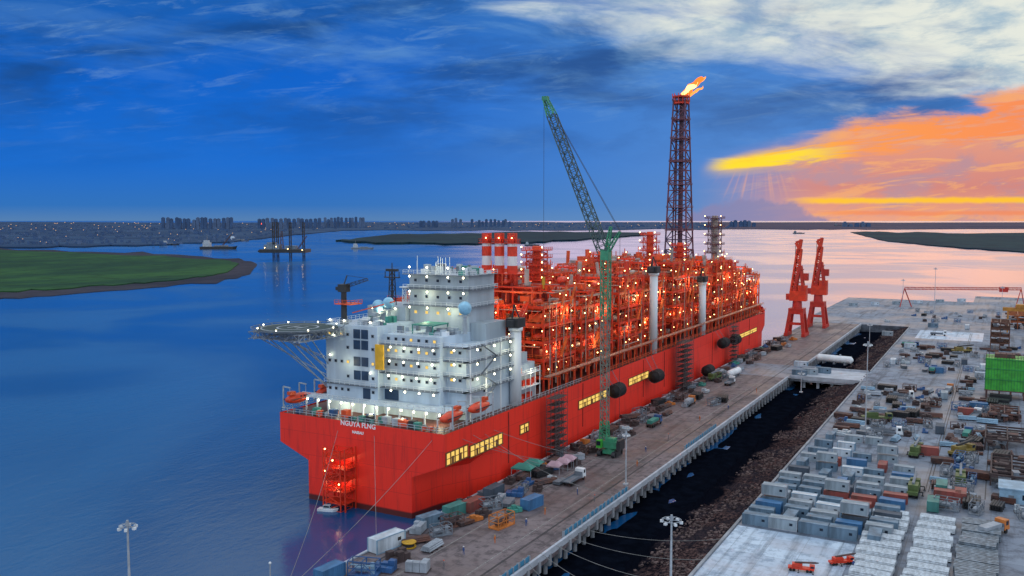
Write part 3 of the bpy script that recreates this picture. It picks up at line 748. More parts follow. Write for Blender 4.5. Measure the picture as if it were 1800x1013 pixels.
# ---- process modules: clear stacked decks
vgr=paint('vessel_pale',(.52,.44,.40),.45,var=.3,scale=.3); epl=paint('equip_pale',(.46,.42,.40),.6,var=.5); rorg=paint('rail_orange',(.80,.16,.035),.5)
dkeq=paint('equip_dark_red',(.34,.03,.02),.6,var=.5)
nves=0
def module(x0,x1,y0,y1,z1,lv,seed):
    global nves
    r=random.Random(seed); z0=26.5
    zs=[z0+(z1-z0)*k/lv for k in range(lv+1)]
    nx=3 if x1-x0<26 else 5; ny=max(3,int((y1-y0)/5.4))
    xs=[x0+(x1-x0)*i/nx for i in range(nx+1)]; ys=[y0+(y1-y0)*i/ny for i in range(ny+1)]
    hs={}
    for i in range(nx):
        for j in range(ny):
            hs[i,j]=lv-(r.random()<.24)-(r.random()<.10)
    def colh(i,j):
        return max(hs.get((a,b_),0) for a in (i-1,i) for b_ in (j-1,j))
    m=MB()
    for i,x in enumerate(xs):
        for j,y in enumerate(ys):
            m.bar((x,y,22.4),(x,y,zs[colh(i,j)]),.5)
    for k in range(lv+1):
        for i,x in enumerate(xs):
            edge=i in (0,nx)
            for j in range(ny):
                if max(hs.get((i-1,j),0),hs.get((i,j),0))>=k: m.bar((x,ys[j],zs[k]),(x,ys[j+1],zs[k]),.3,.95 if edge else .5)
        for j,y in enumerate(ys):
            for i in range(nx):
                if max(hs.get((i,j-1),0),hs.get((i,j),0))>=k: m.bar((xs[i],y,zs[k]),(xs[i+1],y,zs[k]),.3,.95 if j==0 else .5)
    for k in range(lv):
        for j in range(ny):
            if hs[nx-1,j]>k and r.random()<.35:
                a=(xs[-1],ys[j],zs[k]);b_=(xs[-1],ys[j+1],zs[k+1]); mid=(xs[-1],(ys[j]+ys[j+1])/2,zs[k+1])
                m.bar(a,mid,.22); m.bar((xs[-1],ys[j+1],zs[k]),mid,.22)
        for i in range(nx):
            if hs[i,0]>k and r.random()<.4:
                m.bar((xs[i],ys[0],zs[k]),(xs[i+1],ys[0],zs[k+1]),.22)
    md=m.build('process_module',mred,ship)
    pl=MB(); ra=MB(); si=MB(); rp=MB(); eq=MB(); eqr=MB(); eqd=MB(); lamps=[]; gap=zs[1]-zs[0]
    for k in range(lv+1):
        for i in range(nx):
            for j in range(ny):
                if hs[i,j]>=k and r.random()<.94:
                    pl.b2(xs[i]+.15,xs[i+1]-.15,ys[j]+.15,ys[j+1]-.15,zs[k]+.02,zs[k]+.2)
        zr=zs[k]+.45
        for j in range(ny):
            if hs[nx-1,j]>=k: ra.rail([(xs[-1]+.3,ys[j],zr),(xs[-1]+.3,ys[j+1],zr)],1.2,.10,1.8)
        for i in range(nx):
            if hs[i,0]>=k: ra.rail([(xs[i],ys[0]-.3,zr),(xs[i+1],ys[0]-.3,zr)],1.2,.10,1.8)
    for i in range(nx):
        for j in range(ny):
            for k in range(hs[i,j]+1):
                if k==lv and r.random()<.2: continue
                cx=(xs[i]+xs[i+1])/2; cy=(ys[j]+ys[j+1])/2; zb=zs[k]+.25
                top=k>=hs[i,j]
                t=r.random(); rr=r.uniform(.6,min(1.3,gap*.28))
                edge=(i==nx-1 or j==0)
                if t<.34 and (edge or top):
                    m=MB(); ma=vgr if r.random()<.5 else mred
                    if r.random()<.55: m.vessel((cx,cy-1.6,zb+rr+.3),(cx,cy+1.6,zb+rr+.3),rr,12)
                    else: m.cyl((cx+r.uniform(-1,1),cy,zb+.3),(cx,cy,zb+gap*(1.0 if top else .8)),r.uniform(.5,1.0),None,12)
                    if nves<98: m.build('pressure_vessel',ma,md,False); nves+=1
                    else: (eq if ma is vgr else eqr).add(m.v,m.f)
                elif t<.46: eq.box(cx,cy,zb+.9,r.uniform(1.2,3),r.uniform(1.2,3),r.uniform(1.0,1.8))
                elif t<.66: eqr.box(cx-(.8 if i==nx-1 else 0),cy,zb+gap*.28,r.uniform(2,4.2),r.uniform(2,4),gap*r.uniform(.3,.55))
                elif not top: eqd.box(cx-(1 if i==nx-1 else 0),cy,zb+gap*.3,r.uniform(2.5,5),r.uniform(2.5,4.6),gap*r.uniform(.4,.6))
                for q in range(4 if edge else 2):
                    e=r.choice((eqr,eqr,eqd,eq))
                    s=r.uniform(.3,1.0); e.box(cx+r.uniform(-2.6,2.6),cy+r.uniform(-2.2,2.2),zb+s/2,s,s*1.2,s*r.uniform(.8,2))
                if edge and r.random()<.6:
                    x_,y_=cx+r.uniform(-2,2.4),cy+r.uniform(-2.3,2); rp.cyl((x_,y_,zb),(x_,y_,zb+gap*.95),r.uniform(.1,.22),None,6)
                if top and r.random()<.5:
                    px,py=cx+r.uniform(-2,2),cy+r.uniform(-2,2); hh=r.uniform(1.5,5); rp.cyl((px,py,zb),(px,py,zb+hh),.22,.22,6)
                if r.random()<(.75 if edge else .2):
                    lamps.append((cx+(r.uniform(1.5,3.6) if i==nx-1 else r.uniform(-2,2)),cy+(r.uniform(-2.5,2.5) if i==nx-1 else -2.9),zb+r.uniform(1.8,min(3.2,gap-.8))))
    for k in range(lv):
        zb=zs[k]
        for q in range(7):
            P=si if r.random()<.38 else rp
            rr=r.uniform(.12,.28); z=zb+gap-r.uniform(.7,1.5) if r.random()<.6 else zb+r.uniform(.8,gap-.4)
            if r.random()<.65:
                x=r.choice((x1-.9,x1-1.6,x1+.5,r.uniform(x0,x1))); a=r.uniform(y0,y0+(y1-y0)*.5); b_=r.uniform(a+4,y1); P.cyl((x,a,z),(x,b_,z),rr,rr,6)
                P.cyl((x,b_,z),(x,b_,z-r.uniform(.5,2.5)),rr,rr,6); P.cyl((x,a,z),(x-2.5,a,z),rr,rr,6)
            else:
                y=r.choice((y0-.5,y0+1,r.uniform(y0,y1))); P.cyl((x0+1,y,z),(x1-1,y,z),rr,rr,6)
    for q in range(6):
        P=si if r.random()<.5 else rp
        y=r.uniform(y0,y1); zt=r.uniform(32,z1); P.cyl((x1+.55,y,24),(x1+.55,y,zt),r.uniform(.1,.22),None,6)
    for q in range(5):
        k=r.randrange(lv); y=r.uniform(y0+2,y1-5); ra.bar((x1+.9,y,zs[k]),(x1+.9,y+4,zs[k+1]),.7,.2); ra.bar((x1+.9,y,zs[k]+1.1),(x1+.9,y+4,zs[k+1]+1.1),.1)
    pl.build('deck_plating',dred,md); ra.build('guard_rail',rorg,md); si.build('pale_pipework',silver,md)
    rp.build('red_pipework',ored,md)
    for e,nm,ma in ((eq,'pale_equipment',epl),(eqr,'red_equipment',ored),(eqd,'dark_equipment',dkeq)): o=e.build(nm,ma,md); o['kind']='stuff'
    lampset(lamps,wglow,md,.2,'module_lamp',4)
    lamp((x1-1,y0+(y1-y0)*.3,zs[1]+gap*.6),1000); lamp((x1-1,y0+(y1-y0)*.7,zs[min(lv-1,3)]+gap*.6),1000)
    lamp((x1+3.2,(y0+y1)/2,zs[lv-1]-2),900); lamp(((x0+x1)/2,y0-2,zs[lv-1]+2),1000)
    return md
mods=[(-170,-137,226.5,239,50,4,17),(-144,-123,243,266,54,5,1),(-170,-148,241,262,56,5,2),
 (-143,-123,271,298,51,5,3),(-170,-147,266,297,54,5,4),
 (-143,-122.5,303,328,54,5,5),(-170,-147,299,329,55,5,6),
 (-143,-124,333,359,53,5,7),(-170,-147,331,361,56,5,8),
 (-143,-122.5,364,392,57,5,9),(-170,-147,363,394,56,5,10),
 (-143,-123.5,397,425,53,5,11),(-170,-147,397,427,57,5,12),
 (-142,-122.5,430,457,55,5,13),(-142,-123,462,489,50,4,14),(-165,-146,466,496,51,4,15),(-162,-122,494,516,45,3,16),(-160,-128,520,534,36,2,18)]
for a in mods: module(*a)
m=MB(); m2=MB()
for yy in range(240,515,6):
    m.bar((-119.6,yy,22.4),(-119.6,yy,27.5),.32); m.bar((-122.5,yy,27),(-119,yy,27),.3)
for xx,zz,rr in ((-119.6,27.6,.2),(-120.4,27.6,.25),(-121.2,27.6,.2)): m2.cyl((xx,240,zz),(xx,515,zz),rr,rr,8)
o=m.build('pipe_rack',ored,ship); m2.build('rack_pipe',silver,o)
m=MB(); m.rail([(-118.9,240,27.3),(-118.9,515,27.3)],1.2,.1,3); m.build('rack_railing',rorg,o)
m=MB(); m.b2(-147,-143.5,240,495,43,43.5); m.b2(-147,-143.5,240,495,49,49.4)
for yy in range(242,495,8): m.bar((-147,yy,22.4),(-147,yy,52),.5); m.bar((-143.5,yy,22.4),(-143.5,yy,52),.5); m.bar((-147,yy,49),(-143.5,yy,52),.3)
for zz in (44.2,50): 
    for k in range(4): m.cyl((-146.5+k*.9,240,zz),(-146.5+k*.9,495,zz),.3,.3,6)
m.build('central_pipe_rack',mred,ship)
# funnels
for i in range(3):
    X=-151+4.9*i; Y=256; m=MB(); m.cyl((X,Y,50),(X,Y,60.5),1.75,1.75,16); m.cyl((X,Y,63.6),(X,Y,66.8),1.65,1.65,16)
    fo=m.build('exhaust_funnel',mred,ship,False)
    for a,b_ in ((60.5,63.6),(66.8,68)): m=MB(); m.cyl((X,Y,a),(X,Y,b_),1.6,1.6,16); m.build('white_band',bwhite,fo)
    m=MB(); m.cyl((X,Y,68),(X,Y,71.2),1.65,1.65,16); m.rail([(X-2,Y-2,68.1),(X+2,Y-2,68.1),(X+2,Y+2,68.1),(X-2,Y+2,68.1),(X-2,Y-2,68.1)],1.1,.13,1.2); m.b2(X-2,X+2,Y-2,Y+2,67.8,68.0); m.build('funnel_top',mred,fo)
    m=MB(); m.ball((X+1,Y-2.2,69.6),.2,6,4); m.build('funnel_lamp',wglow,fo)
m=MB(); 
for k in range(4): m.lattice((-153.5+k*4.9,252.8,44),(-153.5+k*4.9,252.8,58),1.6,1.6,7,.2)
m.b2(-155,-137.5,252,260,57.8,58); m.build('funnel_support_frame',mred,ship)
def mini_tower(Y,X,pt,pb,wd,mat,nm,plats=3):
    zt=topz(X,Y,pt); zb=topz(X,Y,pb); m=MB()
    m.lattice((X,Y,zb),(X,Y,zt),wd,wd,plats*2,.32)
    for k in range(plats+1):
        z=zb+(zt-zb)*k/plats; s=wd*.75; m.b2(X-s,X+s,Y-s,Y+s,z-.15,z+.2); m.rail([(X-s,Y+s,z),(X-s,Y-s,z),(X+s,Y-s,z),(X+s,Y+s,z)],1.1,.13,1.5)
    o=m.build(nm,mat,ship)
    m=MB(); m.cyl((X,Y,zb-8),(X,Y,zt+1.5),wd*.3,wd*.3,12); m.build('stack_pipe',ored if mat is mred else vgr,o)
    for k in range(plats+1):
        z=zb+(zt-zb)*k/plats+1.2; s=wd*.75
        for dx in (-s,s): m=MB(); m.ball((X+dx,Y-s,z),.26,6,4); m.build('tower_lamp',wglow,o)
mini_tower(283,-146,440,492,5.5,mred,'vent_tower',4)
mini_tower(405,-148,413,455,5,mred,'column_tower',3)
mini_tower(497,-143,384,445,6,paint('tower_purple',(.16,.05,.07)),'exhaust_tower',4)
mini_tower(350,-150,448,478,4.5,mred,'vent_tower',3)
mini_tower(432,-142,432,460,5,mred,'vent_tower',3)
mini_tower(475,-128,462,500,5,mred,'column_tower',3)
mini_tower(382,-135,452,480,4.5,mred,'vent_tower',3)
# flare tower
m=MB(); FX,FY=-150,455
m.lattice((FX,FY,22.4),(FX,FY,60),15,11.5,5,.85); m.lattice((FX,FY,60),(FX,FY,138),11.5,6.2,15,.66)
fl=m.build('flare_tower',paint('flare_tower_steel',(.045,.05,.11),.6,sec=(.17,.035,.05),scale=.05),ship)
m=MB()
for k,z in enumerate((70,82,94,106,118,128,137.5)):
    s=(11.5+(6.2-11.5)*(z-60)/78)/2+.5
    m.b2(FX-s,FX+s,FY-s,FY+s,z,z+.25); m.rail([(FX-s,FY+s,z),(FX-s,FY-s,z),(FX+s,FY-s,z),(FX+s,FY+s,z)],1.1,.14,2)
m.build('tower_platform',paint('platform_pink',(.26,.10,.13)),fl)
for dx,dy,zt,rr in ((0,0,141,.85),(1.8,-1.5,138,.45),(-1.8,-1,138,.4)): m=MB(); m.cyl((FX+dx,FY+dy,24),(FX+dx,FY+dy,zt),rr,rr,8); m.build('riser_pipe',paint('riser_dark',(.12,.05,.08)),fl)
m=MB(); s=4.2
for k in range(12):
    a=k*math.pi/6; m.bar((FX+s*math.cos(a),FY+s*math.sin(a),136),(FX+s*1.1*math.cos(a),FY+s*1.1*math.sin(a),141.5),.3)
m.cyl((FX,FY,139.4),(FX,FY,140.2),4.4,4.6,12); m.cyl((FX,FY,136.2),(FX,FY,137),4.3,4.3,12); m.build('flare_head',mred,fl)
amb=glow('lamp_amber',(1,.45,.2),3)
for k in range(10):
    z=62+k*7.6; s=(11.5+(6.2-11.5)*(z-60)/78)/2; m=MB(); m.ball((FX+s,FY-s,z),.36,6,4); m.build('aviation_lamp',amb,fl)
def flame(L,wd,seed):
    m=MB(); n=14; K=14; vs=[];fs=[]
    d=Vector((cY*.80,sY*.80,.62)).normalized(); a=d.cross(Vector((0,0,1))).normalized(); b_=a.cross(d)
    for k in range(K+1):
        t=k/K; r=wd*(.35+1.5*t)*(1-t)**.75*1.5+.02
        c0=Vector((FX,FY,140.6))+d*L*t+Vector((noise.noise(Vector((t*3,seed,0))),noise.noise(Vector((t*3,seed,4))),noise.noise(Vector((t*3,seed,8)))))*t*2.6
        for i in range(n):
            th=2*math.pi*i/n; rr=r*(1+.7*noise.noise(Vector((math.cos(th)*1.6,math.sin(th)*1.6,t*5+seed))))
            vs.append(c0+a*math.cos(th)*rr+b_*math.sin(th)*rr)
    for k in range(K):
        for i in range(n): fs.append((k*n+i,k*n+(i+1)%n,(k+1)*n+(i+1)%n,(k+1)*n+i))
    m.add(vs,fs); return m
fo=flame(14.5,1.8,1).build('gas_flame',glow('flame_orange',(1,.20,.03),1.6),None,True)
tag(fo,'bright orange gas flame leaning off the top of the flare tower','flame')
def tongue(nm,L,wd,seed,col,s,off):
    m=flame(L,wd,seed)
    m.v=[(x+off[0],y+off[1],z+off[2]) for x,y,z in m.v]; return m.build(nm,glow(nm+'_g',col,s),fo,True)
tongue('flame_core',10.5,1.2,3,(1,.62,.22),2.6,(-sY*-2.2,cY*-2.2,.2)); tongue('flame_tongue',12.5,.8,6,(1,.30,.06),1.8,(2.4,1,2.0)); tongue('flame_tongue',10,.7,9,(1,.30,.06),1.8,(3.0,1.4,-1.0))
lamp((FX+6,FY+2,146),5000,(1,.4,.12),2)

# ---- lifeboats (they hang in davits)
def lifeboat(X,Y,z,rz,lab):
    t=thing('lifeboat',lab,'lifeboat',(0,0,0),0,'enclosed lifeboats at the ship stern')
    m=MB(); L=9;n=12; vs=[];fs=[]
    for k in range(9):
        u=k/8; x=-L/2+L*u; wv=math.sin(math.pi*min(1,max(0,.06+u*.88)))**.5
        for i in range(n):
            th=2*math.pi*i/n; vs.append((x,1.55*wv*math.cos(th),1.5*wv*math.sin(th)*(1 if math.sin(th)<0 else .9)))
    for k in range(8):
        for i in range(n): fs.append((k*n+i,(k+1)*n+i,(k+1)*n+(i+1)%n,k*n+(i+1)%n))
    fs+= [tuple(range(n)),tuple(range(8*n,9*n))[::-1]]
    m.add(vs,fs); m.build('hull',paint('lifeboat_orange',(.85,.08,.03),.35),t,True)
    m=MB(); m.b2(-3.6,-1.6,-.7,.7,1.2,2.1); m.build('wheelhouse',ored,t)
    for a,b_ in ((-1.62,-1.5),(1.5,1.62)): m=MB(); m.b2(-4,4,a,b_,-.12,.12); m.build('fender_strip',dark,t)
    for xx in (-.5,.7,1.9): m=MB(); m.b2(xx,xx+.6,-1.5,-1.38,.35,.75); m.build('porthole',glass,t)
    for xx in (-3.2,3.2): m=MB(); m.bar((xx,0,1.2),(xx,0,3.2),.12); m.bar((xx,-.2,3.2),(xx,2.4,3.4),.3); m.bar((xx,2.4,3.4),(xx,2.4,-2.6),.3); m.build('davit',offw,t)
    t.location=(X,Y,z); t.rotation_euler=(0,0,rz)
lifeboat(-119.8,185.5,26.2,R(90)+math.pi,'orange enclosed lifeboat at the starboard stern corner nearest the transom')
lifeboat(-118.6,197,26.6,R(90)+math.pi,'orange enclosed lifeboat on the starboard side beside the white galleries')
lifeboat(-170.2,185,26.2,R(90),'orange enclosed lifeboat at the port stern corner under the helideck')
lifeboat(-167.8,195,26.8,R(90),'orange enclosed lifeboat on the port side against the white quarters')
for i,(px,py) in enumerate(((1085,686),(1154,661),(1240,672),(1272,603),(1293,597))):
    p=atX(px,py,-114.8); 
    if i==2: p=(-113.6,p[1],8.2)
    t=thing('ship_fender','large black tyre-netted cylindrical fender against the red hull, %s from the stern'%ORD[i],'fender',(p[0],p[1],p[2]),0,'black fenders along the hull')
    m=MB(); m.vessel((p[0],p[1]-2.6,p[2]),(p[0],p[1]+2.6,p[2]),2.3,16); rb=m.build('rubber_body',black,t,False)
    for k in range(6):
        m=MB(); yy=p[1]-2.5+k; m.cyl((p[0],yy-.16,p[2]),(p[0],yy+.16,p[2]),2.5,2.5,16); m.build('tyre_ring',dark,rb)
    if i!=2:
        for s_ in (-1,1): m=MB(); m.bar((p[0]-.5,p[1]+2.7*s_,p[2]+2.0),(-118.2,p[1]+3.2*s_,23),.14); m.build('suspension_chain',grey,t)
def scaff(X0,X1,Y0,Y1,z1,lab):
    t=thing('scaffold_tower',lab,'scaffold',((X0+X1)/2,(Y0+Y1)/2,5))
    m=MB(); nx=2; ny=max(2,int((Y1-Y0)/2.2)); z=5.0; lev=[]
    while z<z1: lev.append(z); z+=2.0
    for i in range(nx+1):
        for j in range(ny+1):
            x=X0+(X1-X0)*i/nx; y=Y0+(Y1-Y0)*j/ny; m.bar((x,y,5),(x,y,z1+1),.10)
    for z in lev[1:]:
        for i in range(nx+1): x=X0+(X1-X0)*i/nx; m.bar((x,Y0,z),(x,Y1,z),.09); m.bar((x,Y0,z+1),(x,Y1,z+1),.07)
        for j in range(ny+1): y=Y0+(Y1-Y0)*j/ny; m.bar((X0,y,z),(X1,y,z),.09)
    for k in range(len(lev)-1):
        for j in range(ny):
            y=Y0+(Y1-Y0)*j/ny; y2=Y0+(Y1-Y0)*(j+1)/ny
            m.bar((X1,y if k%2 else y2,lev[k]),(X1,y2 if k%2 else y,lev[k+1]),.08)
    fr_=m.build('scaffold_tube',paint('scaffold_grey',(.11,.10,.11),.6),t)
    for z in lev[1:]: m=MB(); m.b2(X0+.1,X1-.1,Y0+.1,Y1-.1,z-.05,z); m.build('scaffold_deck',brown,t)
scaff(-115.9,-112.8,231,239,24,'tall dark scaffold stair tower between quay and hull, nearest the stern')
scaff(-115.9,-112.6,350,363,26,'wide dark scaffold tower against the red hull at midships')
scaff(-115.9,-113,431,438,24,'narrow dark scaffold tower against the hull near the bow')

# ---------------------------------------------------------------- crawler crane
ccx,ccy=at(1072,800,5.0)
t=thing('crawler_crane','tall green crawler crane with vertical lattice mast and raised jib on the quay','crane',(ccx,ccy,5))
for dx in (-2.3,2.3):
    m=MB(); L=7
    m.b2(ccx+dx-.55,ccx+dx+.55,ccy-L/2+.8,ccy+L/2-.8,5.05,6.6)
    for s_ in (-1,1): m.cyl((ccx+dx-.55,ccy+s_*(L/2-.8),5.83),(ccx+dx+.55,ccy+s_*(L/2-.8),5.83),.8,.8,14)
    for k in range(16): yy=ccy-L/2+.9+k*(L-1.8)/15; m.b2(ccx+dx-.6,ccx+dx+.6,yy-.12,yy+.12,6.5,6.7)
    m.build('crawler_track',dark,t)
m=MB(); m.b2(ccx-2,ccx+2,ccy-1.5,ccy+1.5,5.6,6.9); m.cyl((ccx,ccy,6.9),(ccx,ccy,7.4),1.5,1.5,14); m.b2(ccx-1.6,ccx+2.8,ccy-1.6,ccy+1.6,7.4,9.4); m.b2(ccx-1.0,ccx+1.8,ccy-1.3,ccy+1.3,9.4,10.3)
m.build('machinery_house',cgreen,t)
m=MB(); m.b2(ccx-3.2,ccx-1.7,ccy-3,ccy-1.5,7.5,9.9); m.build('operator_cab',bgreen,t)
m=MB(); m.b2(ccx-3.25,ccx-3.2,ccy-2.9,ccy-1.6,8.3,9.6); m.b2(ccx-3.1,ccx-1.8,ccy-3.06,ccy-3.0,8.3,9.6); m.build('cab_window',glass,t)
m=MB(); m.b2(ccx+2.8,ccx+4.0,ccy-2.0,ccy+2.0,7.2,9.3); m.b2(ccx+2.9,ccx+3.9,ccy-1.9,ccy+1.9,9.3,10.0); m.build('counterweight',dark,t)
mz=66; mx=ccx-1.8
m=MB(); m.lattice((mx,ccy,15),(mx,ccy,46),2.0,2.1,18,.2); m.build('mast',paint('mast_dull',(.20,.26,.23),.6),t)
m=MB(); m.lattice((mx,ccy,8.0),(mx,ccy,15),2.4,2.0,5,.3); m.build('mast_foot',cgreen,t)
m=MB(); m.lattice((mx,ccy,46),(mx,ccy,mz),2.3,2.3,11,.28); m.b2(mx-1.3,mx+1.3,ccy-1.3,ccy+1.3,mz-2.4,mz+.8); m.build('mast_head',cgreen,t)
for a,b_,w_ in (((mx+.5,ccy,mz),(mx+4.4,ccy,mz+6),1.2),((mx+.2,ccy,mz),(mx+1.5,ccy,mz+7.5),1.2)): m=MB(); m.lattice(a,b_,w_,.6,5,.2); m.build('back_strut',cgreen,t)
tip=(mx-20.2,ccy,112.2)
m=MB(); m.lattice((mx-.6,ccy,mz),(mx-18,ccy,107),2.9,2.4,22,.27); m.build('jib',paint('jib_dark',(.06,.12,.13),.6),t)
m=MB(); m.lattice((mx-18,ccy,107),tip,2.4,1.2,3,.32); m.b2(tip[0]-.9,tip[0]+.9,ccy-.8,ccy+.8,tip[2]-.5,tip[2]+.7); m.build('jib_head',cgreen,t)
for a,b_,w_ in (((mx+4.4,ccy,mz+6),tip,.10),((mx+4.4,ccy+.8,mz+6),(tip[0],ccy+.6,tip[2]),.10),((mx+4.4,ccy,mz+6),(ccx+3,ccy,10.5),.09),((tip[0]-.5,ccy,tip[2]-.5),(tip[0]-.5,ccy,58),.08)):
    m=MB(); m.bar(a,b_,w_); m.build('wire_rope',dark,t)
m=MB(); m.b2(tip[0]-.9,tip[0]-.1,ccy-.3,ccy+.3,55.5,58); m.bar((tip[0]-.5,ccy,55.5),(tip[0]-.5,ccy,54.3),.3); m.build('hook_block',yellow,t)

# ---------------------------------------------------------------- red portal cranes
def portal(px,py,ptop,lab):
    X,Y=at(px,py,5); z=topz(X,Y,ptop); S=(z-5)/59
    t=thing('portal_crane',lab,'crane',(X,Y,5),0,'red portal cranes at the quay end')
    w=5.2*S
    for sx in (-1,1):
        for sy in (-1,1): m=MB(); m.bar((X+sx*w,Y+sy*w,6),(X+sx*w*.65,Y+sy*w*.65,5+15*S),2.0*S); m.build('portal_leg',crimson,t)
    m=MB()
    for sx in (-1,1): m.b2(X+sx*w-1*S,X+sx*w+1*S,Y-w-2*S,Y+w+2*S,5.1,7)
    m.b2(X-w*.85,X+w*.85,Y-w*.85,Y+w*.85,5+13.5*S,5+17*S); m.b2(X-w,X+w,Y-w*1.02,Y-w*.85,5+7*S,5+8.6*S); m.build('portal_frame',crimson,t)
    m=MB(); m.cyl((X,Y,5+17*S),(X,Y,5+22*S),3.0*S,2.7*S,12); m.build('slewing_column',crimson,t)
    m=MB(); m.b2(X-4.2*S,X+5.5*S,Y-3.2*S,Y+3.2*S,5+21.5*S,5+27.5*S); m.b2(X+.5*S,X+5.6*S,Y-2.4*S,Y+2.4*S,5+27.5*S,5+31*S); m.build('machine_house',mred,t)
    m=MB(); m.b2(X-6.2*S,X-4.2*S,Y-3.2*S,Y-.6*S,5+22*S,5+25.8*S); m.build('operator_cab',crimson,t)
    m=MB(); m.b2(X-6.3*S,X-6.2*S,Y-3.1*S,Y-.7*S,5+23.2*S,5+25.2*S); m.build('cab_window',glass,t)
    m=MB()
    for sy in (-1.8,1.8): m.bar((X-1.6*S,Y+sy*S,5+27.5*S),(X+1.2*S,Y+sy*.6*S,5+43*S),1.7*S); m.bar((X+3.6*S,Y+sy*S,5+27.5*S),(X+1.6*S,Y+sy*.6*S,5+43*S),1.5*S)
    m.b2(X+1.8*S,X+6.2*S,Y-1.9*S,Y+1.9*S,5+34*S,5+38.4*S)
    for k in range(5): m.b2(X-1.6*S,X+3.2*S,Y-2*S,Y+2*S,5+(30+k*2.6)*S,5+(30.5+k*2.6)*S)
    m.build('tower_frame',crimson,t)
    m=MB(); m.lattice((X-2.4*S,Y,5+26*S),(X+.6*S,Y,5+53*S),3.2*S,2.4*S,11,1.0*S); m.bar((X+1.4*S,Y,5+42*S),(X+.6*S,Y,5+53*S),.9*S)
    m.bar((X+.6*S,Y,5+53*S),(X-1.6*S,Y,5+57*S),1.7*S); m.bar((X+.6*S,Y,5+53*S),(X+1.5*S,Y,5+59*S),1.9*S); m.bar((X-1.6*S,Y,5+57*S),(X+2.2*S,Y,5+58.4*S),1.5*S)
    m.build('folded_jib',mred,t)
    m=MB(); m.bar((X-1.8*S,Y,5+57*S),(X-1.8*S,Y,5+36*S),.25); m.b2(X-2.4*S,X-1.2*S,Y-.5*S,Y+.5*S,5+33.5*S,5+36*S); m.build('hook_rope',dark,t)
portal(1400,590,421,'left one of the two red portal cranes with folded jibs at the quay end')
portal(1437,575,418,'right one of the two red portal cranes with folded jibs at the quay end')

# ---------------------------------------------------------------- lamp masts
def mast(X,Y,z0,z1,lab,head=1.8,r=.28):
    t=thing('lamp_mast',lab,'lamp post',(X,Y,z0),0)
    m=MB(); m.cyl((X,Y,z0),(X,Y,z1),r,r*.55,10); m.b2(X-.6,X+.6,Y-.6,Y+.6,z0,z0+.4); m.build('pole',paint('galvanised',(.5,.56,.62),.45,metal=.2),t)
    m=MB(); n=12
    for i in range(n):
        a=2*math.pi*i/n;b_=2*math.pi*(i+1)/n; m.bar((X+head*math.cos(a),Y+head*math.sin(a),z1-.2),(X+head*math.cos(b_),Y+head*math.sin(b_),z1-.2),.1)
        if i%3==0: m.bar((X,Y,z1-.2),(X+head*math.cos(a),Y+head*math.sin(a),z1-.2),.1)
    m.cyl((X,Y,z1-.3),(X,Y,z1+.7),.35,.2,8); m.build('head_ring',lgrey,t)
    for i in range(6):
        a=2*math.pi*i/6+.2; m=MB(); m.box(X+head*math.cos(a),Y+head*math.sin(a),z1-.55,.55,.45,.4,a); m.build('floodlight',bwhite,t)
    return t
def at_fwd(px,fw):
    rr=(px-900)*fw/F; return (cY*rr-sY*fw, sY*rr+cY*fw)
X,Y=at_fwd(208,141); m=MB(); m.b2(X-4,X+4,Y-4,Y+4,3.2,4.6)
for a in (-3,3):
    for b_ in (-3,3): m.cyl((X+a,Y+b_,-6),(X+a,Y+b_,3.2),.5,.5,8)
o=m.build('mooring_dolphin',conc); tag(o,'concrete mooring dolphin in the water carrying the left lamp mast','dolphin')
mast(X,Y,4.6,topz(X,Y,922),'lamp mast with round head standing alone over the water at lower left',1.3)
X,Y=at_fwd(1187,152); mast(X,Y,5,topz(X,Y,912),'tall lamp mast with round head at the channel edge, lower middle of the view',1.7)
X,Y=at_fwd(463,150); m=MB(); m.b2(X-1.5,X+1.5,Y-1.5,Y+1.5,-3,3); tag(m.build('mooring_pile',conc),'small concrete pile off the ship stern','pile')
t=thing('signal_pole','thin pole with small lamp standing off the ship stern','pole',(X,Y,3)); m=MB(); m.cyl((X,Y,3),(X,Y,topz(X,Y,992)),.16,.1,8); m.build('pole',lgrey,t); m=MB(); m.ball((X,Y,topz(X,Y,992)+.2),.25,8,6); m.build('lamp_head',bwhite,t)
for px,pb,pt,lab in ((1100,852,762,'lamp mast on the quay edge just right of the crawler crane'),(1521,760,604,'tall lamp mast in the yard right of the link bridge'),(1642,552,472,'far lamp mast in front of the pink water'),(1586,545,492,'short far lamp mast left of the red gantry'),(1408,690,655,'short lamp post at the link bridge corner'),(1760,560,505,'thin far lamp mast beside the red gantry leg'),(1528,610,570,'short lamp post at the far channel end')):
    X,Y=at(px,pb,5); mast(X,Y,5,topz(X,Y,pt),lab,1.2 if pt<700 else .8,r=.24)
